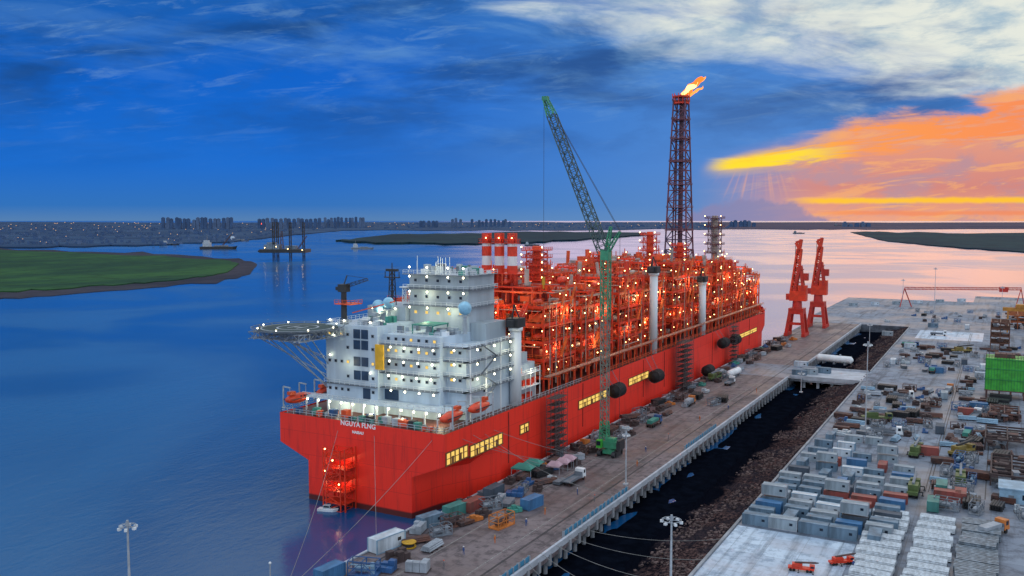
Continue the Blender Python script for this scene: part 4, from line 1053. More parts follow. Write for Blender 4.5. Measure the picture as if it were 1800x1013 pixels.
# ---------------------------------------------------------------- reusable yard things
def corr(m,L,W,Hh):
    m.b2(-L/2,L/2,-W/2,W/2,.15,Hh)
    n=int(L/.55)
    for k in range(n):
        x=-L/2+.35+k*(L-.7)/(n-1)
        m.b2(x-.1,x+.1,-W/2-.05,W/2+.05,.3,Hh-.2)
def container_proto(mat,L=6.06,door=None,Hh=2.6,win=True):
    t=thing('cargo_container','','container')
    m=MB(); corr(m,L,2.44,Hh); m.build('body',mat,t)
    m=MB()
    for x in (-L/2,L/2):
        for y in (-1.24,1.24): m.b2(x-.09,x+.09,y-.09,y+.09,0,Hh+.04)
    for y in (-1.24,1.24):
        m.b2(-L/2,L/2,y-.08,y+.08,Hh-.1,Hh+.05); m.b2(-L/2,L/2,y-.08,y+.08,0,.16)
    m.build('frame',door or mat,t)
    m=MB(); m.b2(L/2,L/2+.06,-1.12,-.03,.2,Hh-.15); m.b2(L/2,L/2+.06,.03,1.12,.2,Hh-.15)
    for y in (-.8,-.3,.3,.8): m.bar((L/2+.1,y,.25),(L/2+.1,y,Hh-.2),.05)
    m.build('door',door or mat,t)
    if win: m=MB(); m.b2(L/2-1.6,L/2-.9,-1.3,-1.26,1.2,1.8); m.build('window',glass,t)
    return Proto(t)
CP={'grey-blue':container_proto(paint('container_grey_blue',(.15,.25,.35),.6,streak=True,var=.5)),
    'pale grey':container_proto(paint('container_pale_grey',(.32,.41,.48),.6,streak=True,var=.45),door=lgrey),
    'white':container_proto(paint('container_white',(.60,.69,.77),.55,streak=True,var=.4),door=pblue),
    'dark red':container_proto(paint('container_dark_red',(.32,.07,.06),.6,streak=True,sec=(.17,.06,.05)),win=False),
    'blue':container_proto(paint('container_blue',(.05,.18,.38),.55,streak=True),win=False),
    'dark grey':container_proto(paint('container_dark_grey',(.07,.10,.14),.7,streak=True),win=False),
    'teal green':container_proto(paint('container_teal',(.06,.24,.22),.6,streak=True),win=False)}
def truck_proto(cabm,bedm,load=None):
    t=thing('flatbed_truck','','truck')
    m=MB(); m.b2(-4.6,4.4,-.5,.5,.75,1.05); m.build('chassis',dark,t)
    m=MB(); m.add([(2.6,-1.2,.8),(4.6,-1.2,.8),(4.6,1.2,.8),(2.6,1.2,.8),(2.6,-1.2,3.1),(4.2,-1.2,3.1),(4.2,1.2,3.1),(2.6,1.2,3.1)],[(0,3,2,1),(4,5,6,7),(0,1,5,4),(1,2,6,5),(2,3,7,6),(3,0,4,7)]); cb=m.build('cab',cabm,t)
    m=MB(); m.add([(4.47,-1.05,1.9),(4.47,1.05,1.9),(4.27,1.05,2.9),(4.27,-1.05,2.9)],[(0,1,2,3)]); m.b2(3.1,4.0,-1.23,-1.21,1.9,2.8); m.b2(3.1,4.0,1.21,1.23,1.9,2.8); m.build('windscreen',glass,cb)
    m=MB(); m.b2(-4.7,2.3,-1.22,1.22,1.05,1.3)
    for y in (-1.2,1.2): m.b2(-4.7,2.3,y-.04,y+.04,1.3,1.7)
    m.b2(2.2,2.3,-1.2,1.2,1.3,2.4); m.build('flatbed',bedm,t)
    for x in (-3.6,-2.3,3.3):
        for y in (-1.05,1.05): m=MB(); m.cyl((x,y-.16,.52),(x,y+.16,.52),.52,.52,14); m.cyl((x,y-.19,.52),(x,y+.19,.52),.2,.2,8); m.build('wheel',black,t)
    for y in (-.85,.85): m=MB(); m.b2(4.6,4.66,y-.2,y+.2,1.0,1.25); m.build('headlight',offw,t)
    if load:
        m=MB(); m.b2(-4.2,1.8,-1,1,1.31,2.5); m.build('covered_load',load,t)
    return Proto(t)
trk=truck_proto(bwhite,grey); trk2=truck_proto(blue,rust,teal); trk3=truck_proto(orange,grey,lgrey)
def mobile_proto(mat,bm):
    t=thing('mobile_crane','','mobile crane')
    m=MB(); m.b2(-5,5,-1.25,1.25,.9,1.7); m.build('carrier',mat,t)
    m=MB(); m.b2(3.2,5.2,-1.2,1.2,1.7,2.9); m.build('driving_cab',mat,t)
    m=MB(); m.b2(-3.5,.5,-1.2,1.2,1.75,3.1); m.build('slewing_house',mat,t)
    m=MB(); m.b2(5.2,5.24,-1.05,1.05,1.9,2.7); m.b2(3.5,4.9,-1.23,-1.2,1.9,2.7); m.build('cab_window',glass,t)
    m=MB(); m.bar((-2.5,0,3.3),(5.8,0,4.0),.6); m.bar((5,0,3.9),(6.6,0,4.1),.4); m.build('boom',bm,t)
    for x in (-4,-2.7,2.4,3.7):
        for y in (-1.1,1.1): m=MB(); m.cyl((x,y-.2,.6),(x,y+.2,.6),.6,.6,12); m.build('wheel',black,t)
    for x in (-1,4.6):
        for y in (-2.2,2.2): m=MB(); m.bar((x,0,.9),(x,y,.9),.25); m.bar((x,y,0),(x,y,1),.22); m.b2(x-.35,x+.35,y-.35,y+.35,0,.08); m.build('outrigger',dark,t)
    return Proto(t)
mcg=mobile_proto(paint('machine_olive',(.10,.16,.05)),grey); mcy=mobile_proto(paint('machine_dull_yellow',(.26,.20,.05)),dark); mcr=mobile_proto(mred,rust)
def bundle_proto(nm,cat,mat,n,L,r,rows=3):
    t=thing(nm,'',cat); m=MB()
    for j in range(rows):
        for i in range(n-j): m.cyl((-L/2,(i-(n-j-1)/2)*2.05*r,.35+r+j*1.75*r),(L/2,(i-(n-j-1)/2)*2.05*r,.35+r+j*1.75*r),r,r,8)
    m.build('pipes',mat,t)
    for x in (-L*.35,0,L*.35): m=MB(); m.b2(x-.15,x+.15,-n*r-.2,n*r+.2,.0,.34); m.build('timber_bearer',brown,t)
    return Proto(t)
pipeR=bundle_proto('pipe_bundle','pipes',rust,6,8,.24); pipeG=bundle_proto('pipe_bundle','pipes',lgrey,6,7,.26); pipeB=bundle_proto('pipe_bundle','pipes',pblue,5,7,.28)
pipeW=bundle_proto('pipe_bundle','pipes',paint('pipe_primer_white',(.60,.68,.75),.6,var=.45,scale=1.2),10,8.4,.2,4)
def beams_proto(mat,nm='beam_stack'):
    t=thing(nm,'','steel beams')
    m=MB()
    for j in range(4):
        for i in range(5):
            y=(i-2)*.9+(.1 if j%2 else 0); z=.3+j*.5
            m.b2(-4,4,y-.32,y+.32,z,z+.07); m.b2(-4,4,y-.32,y+.32,z+.38,z+.45); m.b2(-4,4,y-.05,y+.05,z+.07,z+.38)
    m.build('beams',mat,t)
    for x in (-3,0,3): m=MB(); m.b2(x-.12,x+.12,-2.3,2.3,0,.29); m.build('timber_bearer',brown,t)
    return Proto(t)
beamR=beams_proto(rust); beamD=beams_proto(dark); beamG=beams_proto(paint('primer_grey',(.26,.33,.40),.6,var=.6,scale=.8))
def skid_proto(mat,m2):
    t=thing('equipment_skid','','machinery')
    m=MB(); m.b2(-3,3,-1.5,1.5,0,.3)
    for x in (-2.9,0,2.9):
        for y in (-1.4,1.4): m.bar((x,y,.3),(x,y,3),.18)
    for z in (1.6,3.0):
        for y in (-1.4,1.4): m.bar((-2.9,y,z),(2.9,y,z),.16)
        for x in (-2.9,0,2.9): m.bar((x,-1.4,z),(x,1.4,z),.16)
    m.bar((-2.9,-1.4,.3),(0,-1.4,3),.12); m.bar((0,-1.4,3),(2.9,-1.4,.3),.12)
    m.build('skid_frame',mat,t)
    m=MB(); m.vessel((-1.8,.2,1.1),(.6,.2,1.1),.62,10); m.build('tank',m2,t)
    m=MB(); m.cyl((1.8,0,.3),(1.8,0,2.5),.45,.45,10); m.build('filter_column',m2,t)
    m=MB(); m.cyl((-2.5,-.9,2.2),(2.4,-.9,2.2),.14,.14,6); m.build('pipe',m2,t)
    return Proto(t)
skidG=skid_proto(grey,lgrey); skidR=skid_proto(rust,brown); skidB=skid_proto(blue,pblue); skidO=skid_proto(orange,rust)
def crate_proto(mat,sd):
    t=thing('crate_pallet','','crates'); r=random.Random(sd)
    m=MB(); m.b2(-2.4,2.4,-1.6,1.6,0,.12); m.build('pallet',brown,t)
    for i in range(3):
        for j in range(2):
            hh=r.choice((1.0,1.4,2.0)); m=MB(); m.b2(-2.2+i*1.5,-2.2+i*1.5+1.35,-1.4+j*1.45,-1.4+j*1.45+1.3,.12,.12+hh)
            for k in range(3): m.b2(-2.25+i*1.5+k*.45,-2.15+i*1.5+k*.45,-1.43+j*1.45,-.07+j*1.45,.14,.1+hh)
            m.build('crate',mat,t)
    return Proto(t)
crW=crate_proto(offw,1); crB=crate_proto(blue,2); crD=crate_proto(brown,3); crT=crate_proto(teal,4); crG=crate_proto(lgrey,5); crO=crate_proto(orange,6)
def tent_proto(mat):
    t=thing('canopy_tent','','tent'); m=MB()
    m.add([(-2,-1.6,2.4),(2,-1.6,2.4),(2,1.6,2.4),(-2,1.6,2.4),(-1,0,3.5),(1,0,3.5)],[(0,1,5,4),(1,2,5),(2,3,4,5),(3,0,4),(0,3,2,1)])
    m.b2(-2,2,-1.62,-1.58,2.0,2.4); m.b2(-2,2,1.58,1.62,2.0,2.4); m.build('canopy',mat,t)
    for x in (-1.9,1.9):
        for y in (-1.5,1.5): m=MB(); m.bar((x,y,0),(x,y,2.4),.09); m.build('post',lgrey,t)
    return Proto(t)
tentG=tent_proto(teal); tentP=tent_proto(pinkw)
def tank_proto(mat):
    t=thing('cylindrical_tank','','tank'); m=MB(); m.vessel((-6,0,2.1),(6,0,2.1),1.5,16); m.build('shell',mat,t,False)
    for x in (-4,0,4): m=MB(); m.b2(x-.3,x+.3,-1.3,1.3,0,1.2); m.build('saddle',grey,t)
    m=MB(); m.cyl((2,0,3.4),(2,0,4.1),.4,.4,8); m.build('manway',lgrey,t); return Proto(t)
tankW=tank_proto(bwhite)
def blockp(mat):
    t=thing('plate_stack','','steel plates'); m=MB(); r=random.Random(2)
    for k in range(9): d=r.uniform(-.15,.15); m.b2(-3+d,3+d,-1.3+d,1.3+d,.2+k*.13,.2+k*.13+.08)
    m.build('plates',mat,t)
    for a in (-2,1.7): m=MB(); m.b2(a,a+.3,-1.4,1.4,0,.19); m.build('timber_bearer',brown,t)
    return Proto(t)
plR=blockp(rust); plG=blockp(grey)

# --- container rows, tight near the pale pad
rc=random.Random(11)
rows=[(204,-47.8,5,1.0),(209,-47.5,5,.97),(214,-47,5,.97),(219.5,-47,5,.95),(225,-47.5,5,.95),(231,-47,5,.93),(237,-47,5,.92),(243.5,-47.5,5,.9),(250.5,-47,5,.9),(258,-47.5,5,.88),(266,-47,5,.86),(275,-46.5,4,.86),(285,-46,4,.86),(296,-46,3,.86)]
for ri,(Y,X0,n,sc) in enumerate(rows):
    for ci in range(n):
        if ri>0 and rc.random()<.05: continue
        col=rc.choices(['grey-blue','pale grey','white','dark red','blue','dark grey'],[5,4,1.6,1.4,1.2,2.0])[0]
        if ri==0: col='grey-blue' if ci!=1 else 'pale grey'
        if ri in (4,5,6) and ci>1 and rc.random()<.6: col='dark red'
        jit=.35 if ri<7 else 1.2
        s1=sc*rc.uniform(.92,1.04)
        CP[col].put((X0+ci*6.45+rc.uniform(-jit,jit)*.5,Y+rc.uniform(-jit,jit),5.0),(0 if rc.random()<(.93 if ri<7 else .7) else R(90))+rc.uniform(-.04,.04),
           '%s container, %s from the channel, %s row behind the pale pad'%(col,ORD[ci],ORD[ri]),'containers set out on the yard',(s1,sc,sc*rc.uniform(.9,1.05)))
        if rc.random()<.12 and ri>1:
            CP['pale grey'].put((X0+ci*6.45,Y,7.85),0,'pale grey upper container, %s from the channel, %s row behind the pale pad'%(ORD[ci],ORD[ri]),'containers set out on the yard',(sc,sc,sc))
# --- objects on the quay
def Q(proto,px,py,rz,lab,grp=None,sc=None,z=5.012):
    X,Y=at(px,py,5); X=min(max(X,-113.6),-84) if X<-80 and Y<640 else X
    return proto.put((X,Y,z),rz,lab,grp,sc)
Q(CP['white'],672,962,R(80),'white container standing alone at the near end of the quay',None,(1.35,1.15,1.2))
Q(CP['blue'],560,1012,R(85),'blue container at the very near quay corner')
Q(CP['grey-blue'],748,922,R(75),'grey-blue container on the quay just below the ship stern corner')
Q(CP['teal green'],800,905,R(80),'teal green container below the stern beside the dark red one')
Q(CP['dark red'],832,896,R(85),'dark red container below the lit hull recess')
Q(CP['blue'],935,892,R(82),'blue container on the quay lane edge near the orange frame')
Q(CP['dark grey'],868,872,R(88),'dark grey container against the hull under the lit recess')
Q(crB,676,1003,.2,'blue crates beside the white container at the near quay end')
Q(crG,735,1003,.3,'pale crates at the bottom edge of the quay')
Q(crB,905,872,.3,'blue crates behind the orange frame')
Q(skidO,882,925,R(80),'orange open steel frame skid on the quay lane')
Q(skidB,640,1010,.3,'blue skid at the near quay edge')
t=thing('cable_reel','yellow cable reel lying near the white container on the quay','cable reel',(0,0,0))
for z in (0.1,1.1): m=MB(); m.cyl((0,0,z),(0,0,z+.15),1.6,1.6,18); m.build('flange',yellow,t)
m=MB(); m.cyl((0,0,.25),(0,0,1.1),1.1,1.1,16); m.build('cable_drum',dark,t); X,Y=at(719,962,5); t.location=(X,Y,5)
Q(tentG,915,835,.1,'left green canopy tent at the hull foot',None,(1.5,1.3,1)); Q(tentG,938,828,.1,'right green canopy tent at the hull foot',None,(1.3,1.3,1))
for i,(px,py) in enumerate(((975,832),(990,826),(1000,820))): Q(tentP,px,py,.1,'%s pink and white canopy from the left beside the green tents'%ORD[i],'pink canopies on the quay')
quay_items=[(700,985,crD),(760,965,pipeG),(775,940,skidG),(795,925,skidR),(818,922,plR),(850,908,crD),(862,895,skidG),(893,888,plG),(905,900,crT),(918,865,skidG),(945,862,crD),(960,850,pipeR),(970,845,crW),(1015,808,crG),(1025,800,skidR),(1040,795,crD),(1090,772,skidG),(1100,758,crW),(1115,748,crD),(1130,742,skidG),(1145,735,plG),(1160,722,crD),(1178,712,crO),(1195,705,skidR),(1215,690,crD),(1225,700,beamD),(1240,690,crW),(1262,672,crD),(1275,664,skidG),(1300,650,crG),(1318,640,crD),(1330,633,skidR),(1345,622,crD),(1365,615,beamD),(1385,610,crG),(1270,705,beamD),(1255,712,skidG),(1290,645,crB),(735,935,crG),(835,915,crO),(985,850,plG),(1060,782,plR),(690,955,crT),(880,880,crG),(1205,715,crG)]
items=[]
for px,py,pr in quay_items:
    X,Y=at(px,py,5); items.append([min(max(X,-113.6),-84),Y,pr])
qr=random.Random(9)
for Y in range(150,540,6):
    for X in (-112.8,-109,-105.5):
        X2=X+qr.uniform(-1.2,1.2); Y2=Y+qr.uniform(-2,2)
        if X>-110 and qr.random()<(.4 if X<-107 else .72): continue
        if (245<Y2<257 and X>-110) or any(abs(a-X2)<3.4 and abs(b_-Y2)<4.2 for a,b_,c_ in items): continue
        items.append([X2,Y2,qr.choice((crD,crD,skidG,skidR,beamD,plR,crG,pipeR,beamR,crB,crT,plG,crO,skidG,crW))])
items.sort(key=lambda q:q[1])
KN={}
for i,(X,Y,pr) in enumerate(items):
    nm=pr.root.name.split('.')[0].replace('_',' '); mat=[c for c in pr.root.children if 'bearer' not in c.name and c.name.split('.')[0]!='pallet'][0].data.materials[0].name.split('_')[0].replace('off','off-white').replace('tarp','teal')
    key=(nm,mat); KN[key]=KN.get(key,-1)+1; sq=qr.uniform(.7,1.0)
    pr.put((X,Y,5.012),R(80)+qr.uniform(-.5,.5),'%s %s at the hull foot, %s of that kind from the near end'%(mat,nm,ordw(KN[key])),'goods laid along the hull foot',(sq,sq,sq))
Q(trk,1010,848,R(88),'white flatbed truck on the quay by the pink canopies'); Q(trk2,1150,748,R(88),'blue truck with teal covered load on the quay beside the hull')
Q(trk3,1212,712,R(92),'orange truck with grey load on the quay at midships'); Q(trk,1283,676,R(90),'white flatbed truck on the quay below the black fenders'); Q(mcg,1255,668,R(80),'olive mobile crane on the quay below the fenders')
Q(tankW,1290,662,R(86),'white cylindrical tank on the quay beside the hull fenders')
X,Y=at(1467,640,5); tankW.put((X,Y,5.01),R(-8),'large white cylindrical tank beside the far channel end',None,(1.3,1.2,1.2))
for i,(px,py,c_) in enumerate(((1405,660,'grey-blue'),(1425,658,'pale grey'),(1448,656,'grey-blue'),(1408,645,'white'))):
    X,Y=at(px,py,5); CP[c_].put((X,Y,5.02),.02,'%s of the office containers clustered at the link bridge, from the left'%ORD[i],'office containers on the link bridge')
def barrier_proto():
    t=thing('barrier_panel','','barrier'); m=MB(); m.b2(-2.2,2.2,-.04,.04,.35,1.5)
    m.build('panel',paint('barrier_blue',(.05,.28,.48),.5),t)
    for x in (-2.2,0,2.2): m=MB(); m.b2(x-.06,x+.06,-.3,.3,0,1.6); m.build('post',lgrey,t)
    return Proto(t)
bar_=barrier_proto()
segs=[(112,160),(176,212),(262,292)]; k=0
for a,b_ in segs:
    yy=a
    while yy<b_:
        bar_.put((QX1-.9,yy,5.0),R(90),'blue barrier panel on the right quay edge, %s from the near end'%ordw(k),'blue barrier panels on the quay edge'); yy+=4.8; k+=1
def bollard_proto():
    t=thing('mooring_bollard','','bollard'); m=MB(); m.cyl((0,0,0),(0,0,.75),.32,.26,10); m.cyl((0,0,.75),(0,0,1.0),.5,.42,10); m.build('bollard_post',dark,t); m=MB(); m.cyl((0,0,0),(0,0,.1),.6,.6,10); m.build('bollard_base',rust,t); return Proto(t)
bo=bollard_proto()
for i in range(16):
    bo.put((QX0+1.4,120+i*28,5.0),0,'black mooring bollard on the hull side of the quay, %s from the near end'%ORD[i],'bollards on the quay edge')
ropem=paint('rope_pale',(.26,.27,.27),.8)
def rope(p,q,sag,lab,grp='mooring ropes of the ship'):
    m=MB(); n=14; p=Vector(p);q=Vector(q); pts=[]
    for k in range(n+1):
        t=k/n; c=p.lerp(q,t); c.z-=sag*4*t*(1-t); pts.append(c)
    for a,b_ in zip(pts[:-1],pts[1:]): m.cyl(a,b_,.055,.055,5)
    tag(m.build('mooring_rope',ropem),lab,'rope',grp)
rope((-122,180.1,21),(-115,120,6),1.2,'mooring rope from the right stern corner to the near quay')
rope((-140,180.1,20),(-114.8,148,6),1.5,'mooring rope from the transom to the second quay bollard')
rope((-152,180.1,20),(-114.8,120,6),2,'mooring rope from above the transom tower to the first quay bollard')
rope((-118.1,188,20),(-104,232,6),2,'mooring rope crossing from the stern side toward the crawler crane')
rope((-118.1,193,20),(-98,222,6),2.2,'mooring rope crossing the quay lane by the orange frame')
rope((-118.1,199,19),(-84,205,6),2.4,'mooring rope from the lit recess to the far quay edge')
rope((-118.1,204,19),(-84,240,6),2.4,'mooring rope from the lit recess to the blue barriers')
for i in range(6): rope((QX1-.5,150+i*6,5.6),(YX+1,120+i*14,5.4),1.6,'%s cable slung across the channel from the near end'%ORD[i],'cables slung across the channel')
x,y=at(575,898,0); t=thing('service_boat','small white service boat under the ship transom','boat',(0,0,0))
m=MB(); m.add([(-4,-1.4,-.3),(3,-1.4,-.3),(4.6,0,-.2),(3,1.4,-.3),(-4,1.4,-.3),(-4,-1.6,1),(3.4,-1.6,1.1),(5.4,0,1.4),(3.4,1.6,1.1),(-4,1.6,1)],[(5,6,7,8,9),(0,1,6,5),(1,2,7,6),(2,3,8,7),(3,4,9,8),(4,0,5,9)]); m.build('hull',bwhite,t)
m=MB(); m.b2(-1.5,1.6,-1,1,1,2.6); m.build('cabin',offw,t)
for a in ((1.6,1.64,-.8,.8,1.7,2.4),(-1.2,1.3,-1.04,-1,1.7,2.4)): m=MB(); m.b2(*a); m.build('cabin_window',glass,t)
t.location=(x,y,0); t.rotation_euler=(0,0,.3); t.scale=(.6,.6,.6)

# --- yard goods
def Yd(proto,X,Y,rz,lab,grp=None,sc=None): return proto.put((X,Y,5.01),rz,lab,grp,sc)
for c_,(bx,pr,nm) in enumerate(((-20.5,pipeW,'white pipes'),(-11,pipeW,'white pipes'),(-2,beamG,'pale grey beams'))):
    for r_i in range(13):
        Yd(pr,bx+rc.uniform(-.4,.4),168+r_i*4.7+rc.uniform(-.3,.3),rc.uniform(-.05,.05),'bundle of %s, %s from the near end of the %s column'%(nm,ORD[r_i],ORD[c_]),'long bundles in columns at the near yard',(rc.uniform(.85,1),1,rc.uniform(.6,1)))
zones=[('right of the container rows',-13,-8.5,236,335,18),('in the channel side goods area',-48,-20,302,352,36),('beside the yard lamp mast',-47,-19,356,402,34),('left of the right lane',-7.5,-3,236,335,20),('at the right edge',1,7,236,300,14),('beyond the brown steelwork',-12,6,345,398,24),('behind the link bridge',-47,-17,452,545,40),('around the green module',-13,-6,402,450,8),('behind the green module',-12,10,455,560,24),('on the far apron',-70,20,650,780,26)]
protos=[('rusty pipe bundle',pipeR),('grey pipe bundle',pipeG),('rusty beam stack',beamR),('dark beam stack',beamD),('grey skid with tank',skidG),('rusty skid',skidR),('pale crate pallet',crW),('grey crate pallet',crG),('dark beam stack',beamD),('pale blue pipe bundle',pipeB),('blue skid',skidB),('brown crate pallet',crD),('blue crate pallet',crB),('grey plate stack',plG),('grey skid with tank',skidG),('brown crate pallet',crD),('rusty plate stack',plR)]
zr=random.Random(21)
for zn,x0,x1,y0,y1,n in zones:
    taken=[]; cntk={}
    for i in range(n*6):
        if len(taken)>=n: break
        X=zr.uniform(x0,x1);Y=zr.uniform(y0,y1)
        if any(abs(X-a)<5.0 and abs(Y-b_)<3.6 for a,b_ in taken): continue
        taken.append((X,Y)); nm,pr=zr.choice(protos); cntk[nm]=cntk.get(nm,0)+1; sq=zr.uniform(.6,.95)
        Yd(pr,X,Y,zr.choice((0,R(90)))+zr.uniform(-.2,.2),'%s %s, %s one of its kind there'%(nm,zn,ORD[cntk[nm]-1]),'goods laid out on the yard',(sq,sq,sq))
def steel_assembly(px,py,L,W,Hh,mat,lab,seed):
    X,Y=at(px,py,5)
    t=thing('steel_assembly',lab,'steelwork',(X,Y,5)); r=random.Random(seed); m=MB()
    n=max(2,int(L/4)); nl=max(1,int(Hh/3.5))
    for i in range(n+1):
        for sx in (-W/2,0,W/2):
            m.bar((X+sx,Y-L/2+i*L/n,5),(X+sx,Y-L/2+i*L/n,5+Hh),.4)
    for kk in range(1,nl+1):
        z=Hh*kk/nl
        for sx in (-W/2,0,W/2): m.bar((X+sx,Y-L/2,5+z),(X+sx,Y+L/2,5+z),.4,.6)
        for i in range(n+1): m.bar((X-W/2,Y-L/2+i*L/n,5+z),(X+W/2,Y-L/2+i*L/n,5+z),.35,.5)
    for i in range(n): m.bar((X-W/2,Y-L/2+i*L/n,5),(X-W/2,Y-L/2+(i+1)*L/n,5+Hh),.25)
    m.build('steel_frame',mat,t)
    for i in range(34): m=MB(); m.box(X+r.uniform(-W/2,W/2),Y+r.uniform(-L/2,L/2),5+r.uniform(.6,Hh),r.uniform(.6,3),r.uniform(.6,3.5),r.uniform(.3,1.2),r.uniform(-.3,.3)); m.build('loose_plate',r.choice((brown,mat,rust,dark,grey)),t)
steel_assembly(1778,838,24,10,3,brown,'dark brown steel assembly at the right edge behind the pale blue hut',1)
steel_assembly(1770,782,20,12,3.5,brown,'brown steel framework behind the darkest one at the right edge',2)
steel_assembly(1757,612,20,9,15,paint('dark_rust',(.14,.06,.04)),'tall rusty process frame behind the green module',3)
steel_assembly(1788,575,30,12,9,paint('dark_orange_steel',(.40,.11,.03)),'dark orange steel framework at the far right edge',4)
steel_assembly(1765,735,16,9,3,rust,'low rusty steel frame in front of the green module',6)
X,Y=at(1788,880,5); t=thing('site_hut','pale blue flat roofed site hut at the right edge','hut',(X,Y,5)); m=MB(); m.b2(X-4,X+7,Y-4,Y+4,5,8.6); m.b2(X-4.3,X+7.3,Y-4.3,Y+4.3,8.6,8.9); m.build('walls',pblue,t); m=MB(); m.b2(X-2,X-.8,Y-4.06,Y-4,5,7.2); m.build('door',grey,t)
for k in range(2): m=MB(); m.b2(X+1+k*2.4,X+2.4+k*2.4,Y-4.06,Y-4,6.3,7.6); m.build('window',glass,t)
X,Y=at(1766,698,5); t=thing('green_module','bright green box module raised on legs at the right edge of the yard','steel module',(X,Y,5))
m=MB(); m.b2(X-7,X+7,Y-6,Y+6,8.5,21); o=m.build('green_cladding',bgreen,t)
m=MB()
for k in range(15): m.b2(X-7+k,X-6.8+k,Y-6.15,Y-6,8.5,21)
for z in (12.6,16.8,20.6): m.b2(X-7.25,X+7.25,Y-6.3,Y+6.25,z,z+.3)
for k in range(13): m.b2(X-7.15,X-7,Y-6+k,Y-5.8+k,8.5,21)
m.build('cladding_rib',green,o)
for a in (-6.5,-2,2,6.5):
    for b_ in (-5.5,5.5): m=MB(); m.bar((X+a,Y+b_,5),(X+a,Y+b_,8.1),.6); m.build('support_leg',rust,t)
m=MB(); m.b2(X-7.2,X+7.2,Y-6.2,Y+6.2,8.1,8.49); m.build('base_frame',rust,t)
m=MB(); m.rail([(X-7,Y+6,21),(X-7,Y-6,21),(X+7,Y-6,21),(X+7,Y+6,21)],1.2,.15,2); m.build('roof_railing',rust,t)
for k in range(7): m=MB(); m.bar((X-6+k*2,Y-5,21),(X-6+k*2,Y-5,23.5),.2); m.build('roof_post',rust,t)
m=MB(); m.b2(X-4,X+3,Y-3,Y+3,21,22.6); m.build('roof_hatch',rust,t)
a=at(1592,540,5); b_=at(1792,552,5)
t=thing('gantry_crane','long low red gantry crane across the far yard','crane',(a[0],a[1],5))
p0=Vector(atF(1590,507,-sY*a[0]+cY*a[1])); p1=Vector(atF(1795,508,-sY*b_[0]+cY*b_[1]))
m=MB(); m.lattice(p0,p1,1.8,1.8,30,.36); m.build('main_girder',crimson,t)
for (q,g) in ((p0,a),(p1,b_)):
    for dd in (-4,4): m=MB(); m.bar((g[0]+dd,g[1]+dd,5),(q.x,q.y,q.z),.6); m.build('gantry_leg',crimson,t)
m=MB(); c0=p0.lerp(p1,.86); m.b2(c0.x-3,c0.x+3,c0.y-2,c0.y+2,c0.z-2.4,c0.z+1.4); m.build('trolley',crimson,t)
X,Y=at(1790,590,5); t=thing('gantry_crane','yellow orange portal gantry at the far right edge of the yard','crane',(X,Y,5)); yo=paint('gantry_amber',(.50,.22,.03))
for sx in (-6,12):
    for sy in (-4,4): m=MB(); m.bar((X+sx,Y+sy*1.4,5),(X+sx,Y+sy*.4,20),.8); m.build('gantry_leg',yo,t)
for a_,b2_ in ((-2.6,-1.2),(1.2,2.6)): m=MB(); m.b2(X-9,X+26,Y+a_,Y+b2_,20,22.0); m.build('main_girder',yo,t)
m=MB(); m.b2(X-2,X+3,Y-3,Y+3,22.0,24.2); m.build('trolley',yo,t)
vm=[(mcg,1606,868,90,'olive mobile crane on the yard drain line, nearer one'),(mcg,1610,800,85,'olive mobile crane on the yard drain line, farther one'),(mcg,1688,852,92,'olive mobile crane in the right lane of the yard'),(mcy,1690,800,60,'dull yellow mobile crane near the brown steelwork'),(mcr,1408,1004,10,'red mobile machine on the pale pad nearest the kerb'),(mcr,1478,992,40,'red mobile machine on the pale pad nearest the beam stacks'),(trk,1560,765,5,'white flatbed truck beyond the containers'),(trk2,1700,770,85,'blue truck in the right lane of the yard'),(trk,1715,735,80,'white flatbed truck near the green module'),(trk3,1668,690,85,'orange truck on the yard lane toward the far end'),(trk2,1640,655,85,'blue truck beside the pale blue booth'),(trk,1585,700,10,'white flatbed truck near the yard lamp mast'),(trk3,1745,940,60,'orange truck at the lower right corner'),(mcg,1540,740,20,'olive mobile crane near the yard lamp mast'),(trk,1650,590,0,'white flatbed truck on the far yard'),(trk2,1600,610,0,'blue truck on the far yard'),(mcy,1690,620,30,'dull yellow mobile crane on the far yard')]
for pr,px,py,a,lab in vm:
    X,Y=at(px,py,5); pr.put((X,Y,5.012),R(a),lab,'vehicles working on the yard',(.5,.5,.5) if pr is mcr else None)
for i,(px,py,c_) in enumerate(((1645,655,'blue'),(1660,700,'pale grey'),(1600,612,'white'),(1570,640,'white'),(1727,665,'white'),(1728,650,'white'),(1700,730,'dark red'),(1695,640,'dark grey'),(1560,590,'pale grey'),(1700,578,'white'),(1640,575,'grey-blue'),(1640,895,'teal green'),(1665,880,'dark red'),(1688,880,'dark red'),(1630,800,'dark red'),(1652,760,'dark grey'),(1720,720,'blue'),(1655,865,'teal green'))):
    X,Y=at(px,py,5); CP[c_].put((X,Y,5.012),R(90)*(i%2)+.03,'%s loose container away from the rows, %s of the loose ones'%(c_,ORD[i]),'loose containers in the yard')
for i in range(6):
    X,Y=at(1500+i*38,538-i*1.5,5); CP['white' if i%2 else 'pale grey'].put((X,Y,5.01),.5,'%s pale container along the far yard edge from the left'%ORD[i],'containers along the far yard edge')
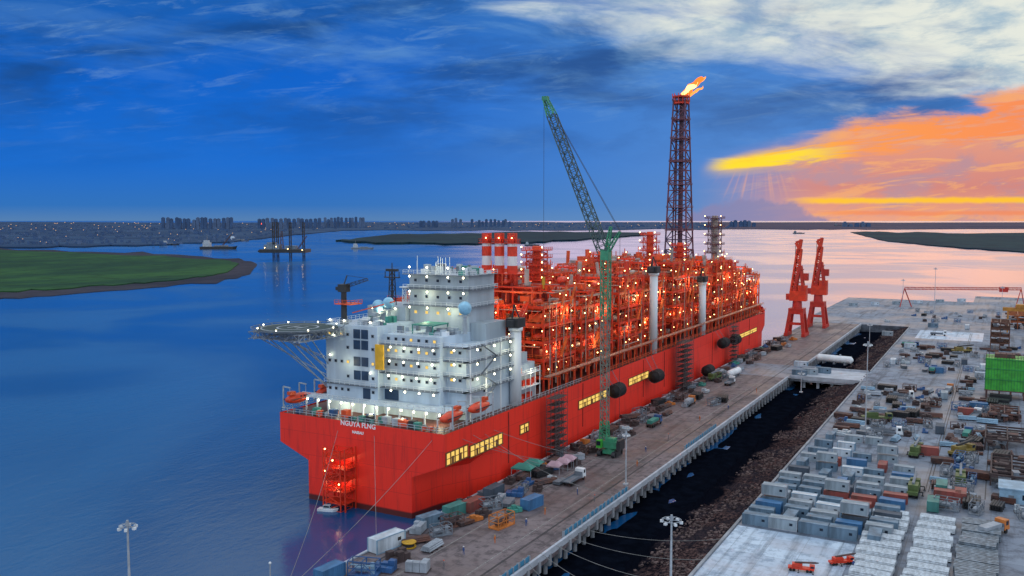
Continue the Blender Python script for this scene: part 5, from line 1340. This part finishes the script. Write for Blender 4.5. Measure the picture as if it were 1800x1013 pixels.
def person_proto(col,helm):
    t=thing('person','','person')
    me=bpy.data.meshes.new('p'); V=[(0,0,.92),(0,0,1.15),(0,0,1.38),(0,0,1.5),(0,.01,1.6),(0,.01,1.72),(.19,0,1.38),(.25,.02,1.12),(.24,.12,.9),(-.19,0,1.38),(-.25,-.02,1.12),(-.24,.06,.88),(.1,0,.88),(.12,.06,.48),(.12,.0,.06),(.12,.14,.03),(-.1,0,.88),(-.12,-.04,.48),(-.12,-.12,.06),(-.12,.02,.03)]
    E=[(0,1),(1,2),(2,3),(3,4),(4,5),(2,6),(6,7),(7,8),(2,9),(9,10),(10,11),(0,12),(12,13),(13,14),(14,15),(0,16),(16,17),(17,18),(18,19)]
    rad=[.14,.14,.15,.06,.09,.085,.07,.05,.04,.07,.05,.04,.09,.065,.05,.04,.09,.065,.05,.04]
    me.from_pydata(V,E,[]); o=bpy.data.objects.new('p',me); COL.objects.link(o)
    mo=o.modifiers.new('s','SKIN'); 
    for i,q in enumerate(rad): me.skin_vertices[0].data[i].radius=(q,q)
    me.skin_vertices[0].data[0].use_root=True
    s=o.modifiers.new('u','SUBSURF'); s.levels=1; s.render_levels=1
    bpy.context.view_layer.update(); nm=bpy.data.meshes.new_from_object(o.evaluated_get(bpy.context.evaluated_depsgraph_get()))
    bpy.data.objects.remove(o); nm.materials.clear(); nm.materials.append(paint('overalls_'+col,{'blue':(.04,.10,.3),'orange':(.7,.18,.03),'grey':(.2,.2,.22)}[col],.8))
    b=bpy.data.objects.new('body',nm); COL.objects.link(b); b.parent=t
    m=MB(); m.ball((0,.03,1.66),.10,8,6,(1,1,1.2)); m.build('head',skin,t,True)
    m=MB(); m.ball((0,.01,1.74),.14,8,5,(1,1.1,.7)); m.cyl((0,.03,1.72),(0,.03,1.74),.17,.17,10); m.build('helmet',helm,t,True)
    return Proto(t)
P1=person_proto('blue',bwhite); P2=person_proto('orange',yellow); P3=person_proto('grey',ored)
pp=[(925,925,P1,'blue'),(958,905,P2,'orange'),(1015,870,P1,'blue'),(1045,882,P3,'grey'),(870,955,P2,'orange'),(815,975,P1,'blue'),(1120,820,P2,'orange'),(1135,795,P1,'blue'),(1175,772,P3,'grey'),(1230,740,P2,'orange'),(1280,720,P1,'blue'),(1330,690,P2,'orange'),(780,1000,P3,'grey'),(1560,905,P2,'orange'),(1530,880,P1,'blue'),(1500,1000,P1,'blue')]
pk={}
for px,py,pr,c_ in sorted(pp,key=lambda q:(q[0]>1400,-q[1])):
    X,Y=at(px,py,5); wh='yard' if px>1400 else 'quay'; kk=(c_,wh); pk[kk]=pk.get(kk,-1)+1
    pr.put((X,Y,5.01),rc.uniform(0,6),'person in %s overalls on the %s, %s from the near end'%(c_,wh,ORD[pk[kk]]),'workers on foot')
bpy.context.view_layer.update()
print('objects',len(bpy.data.objects))
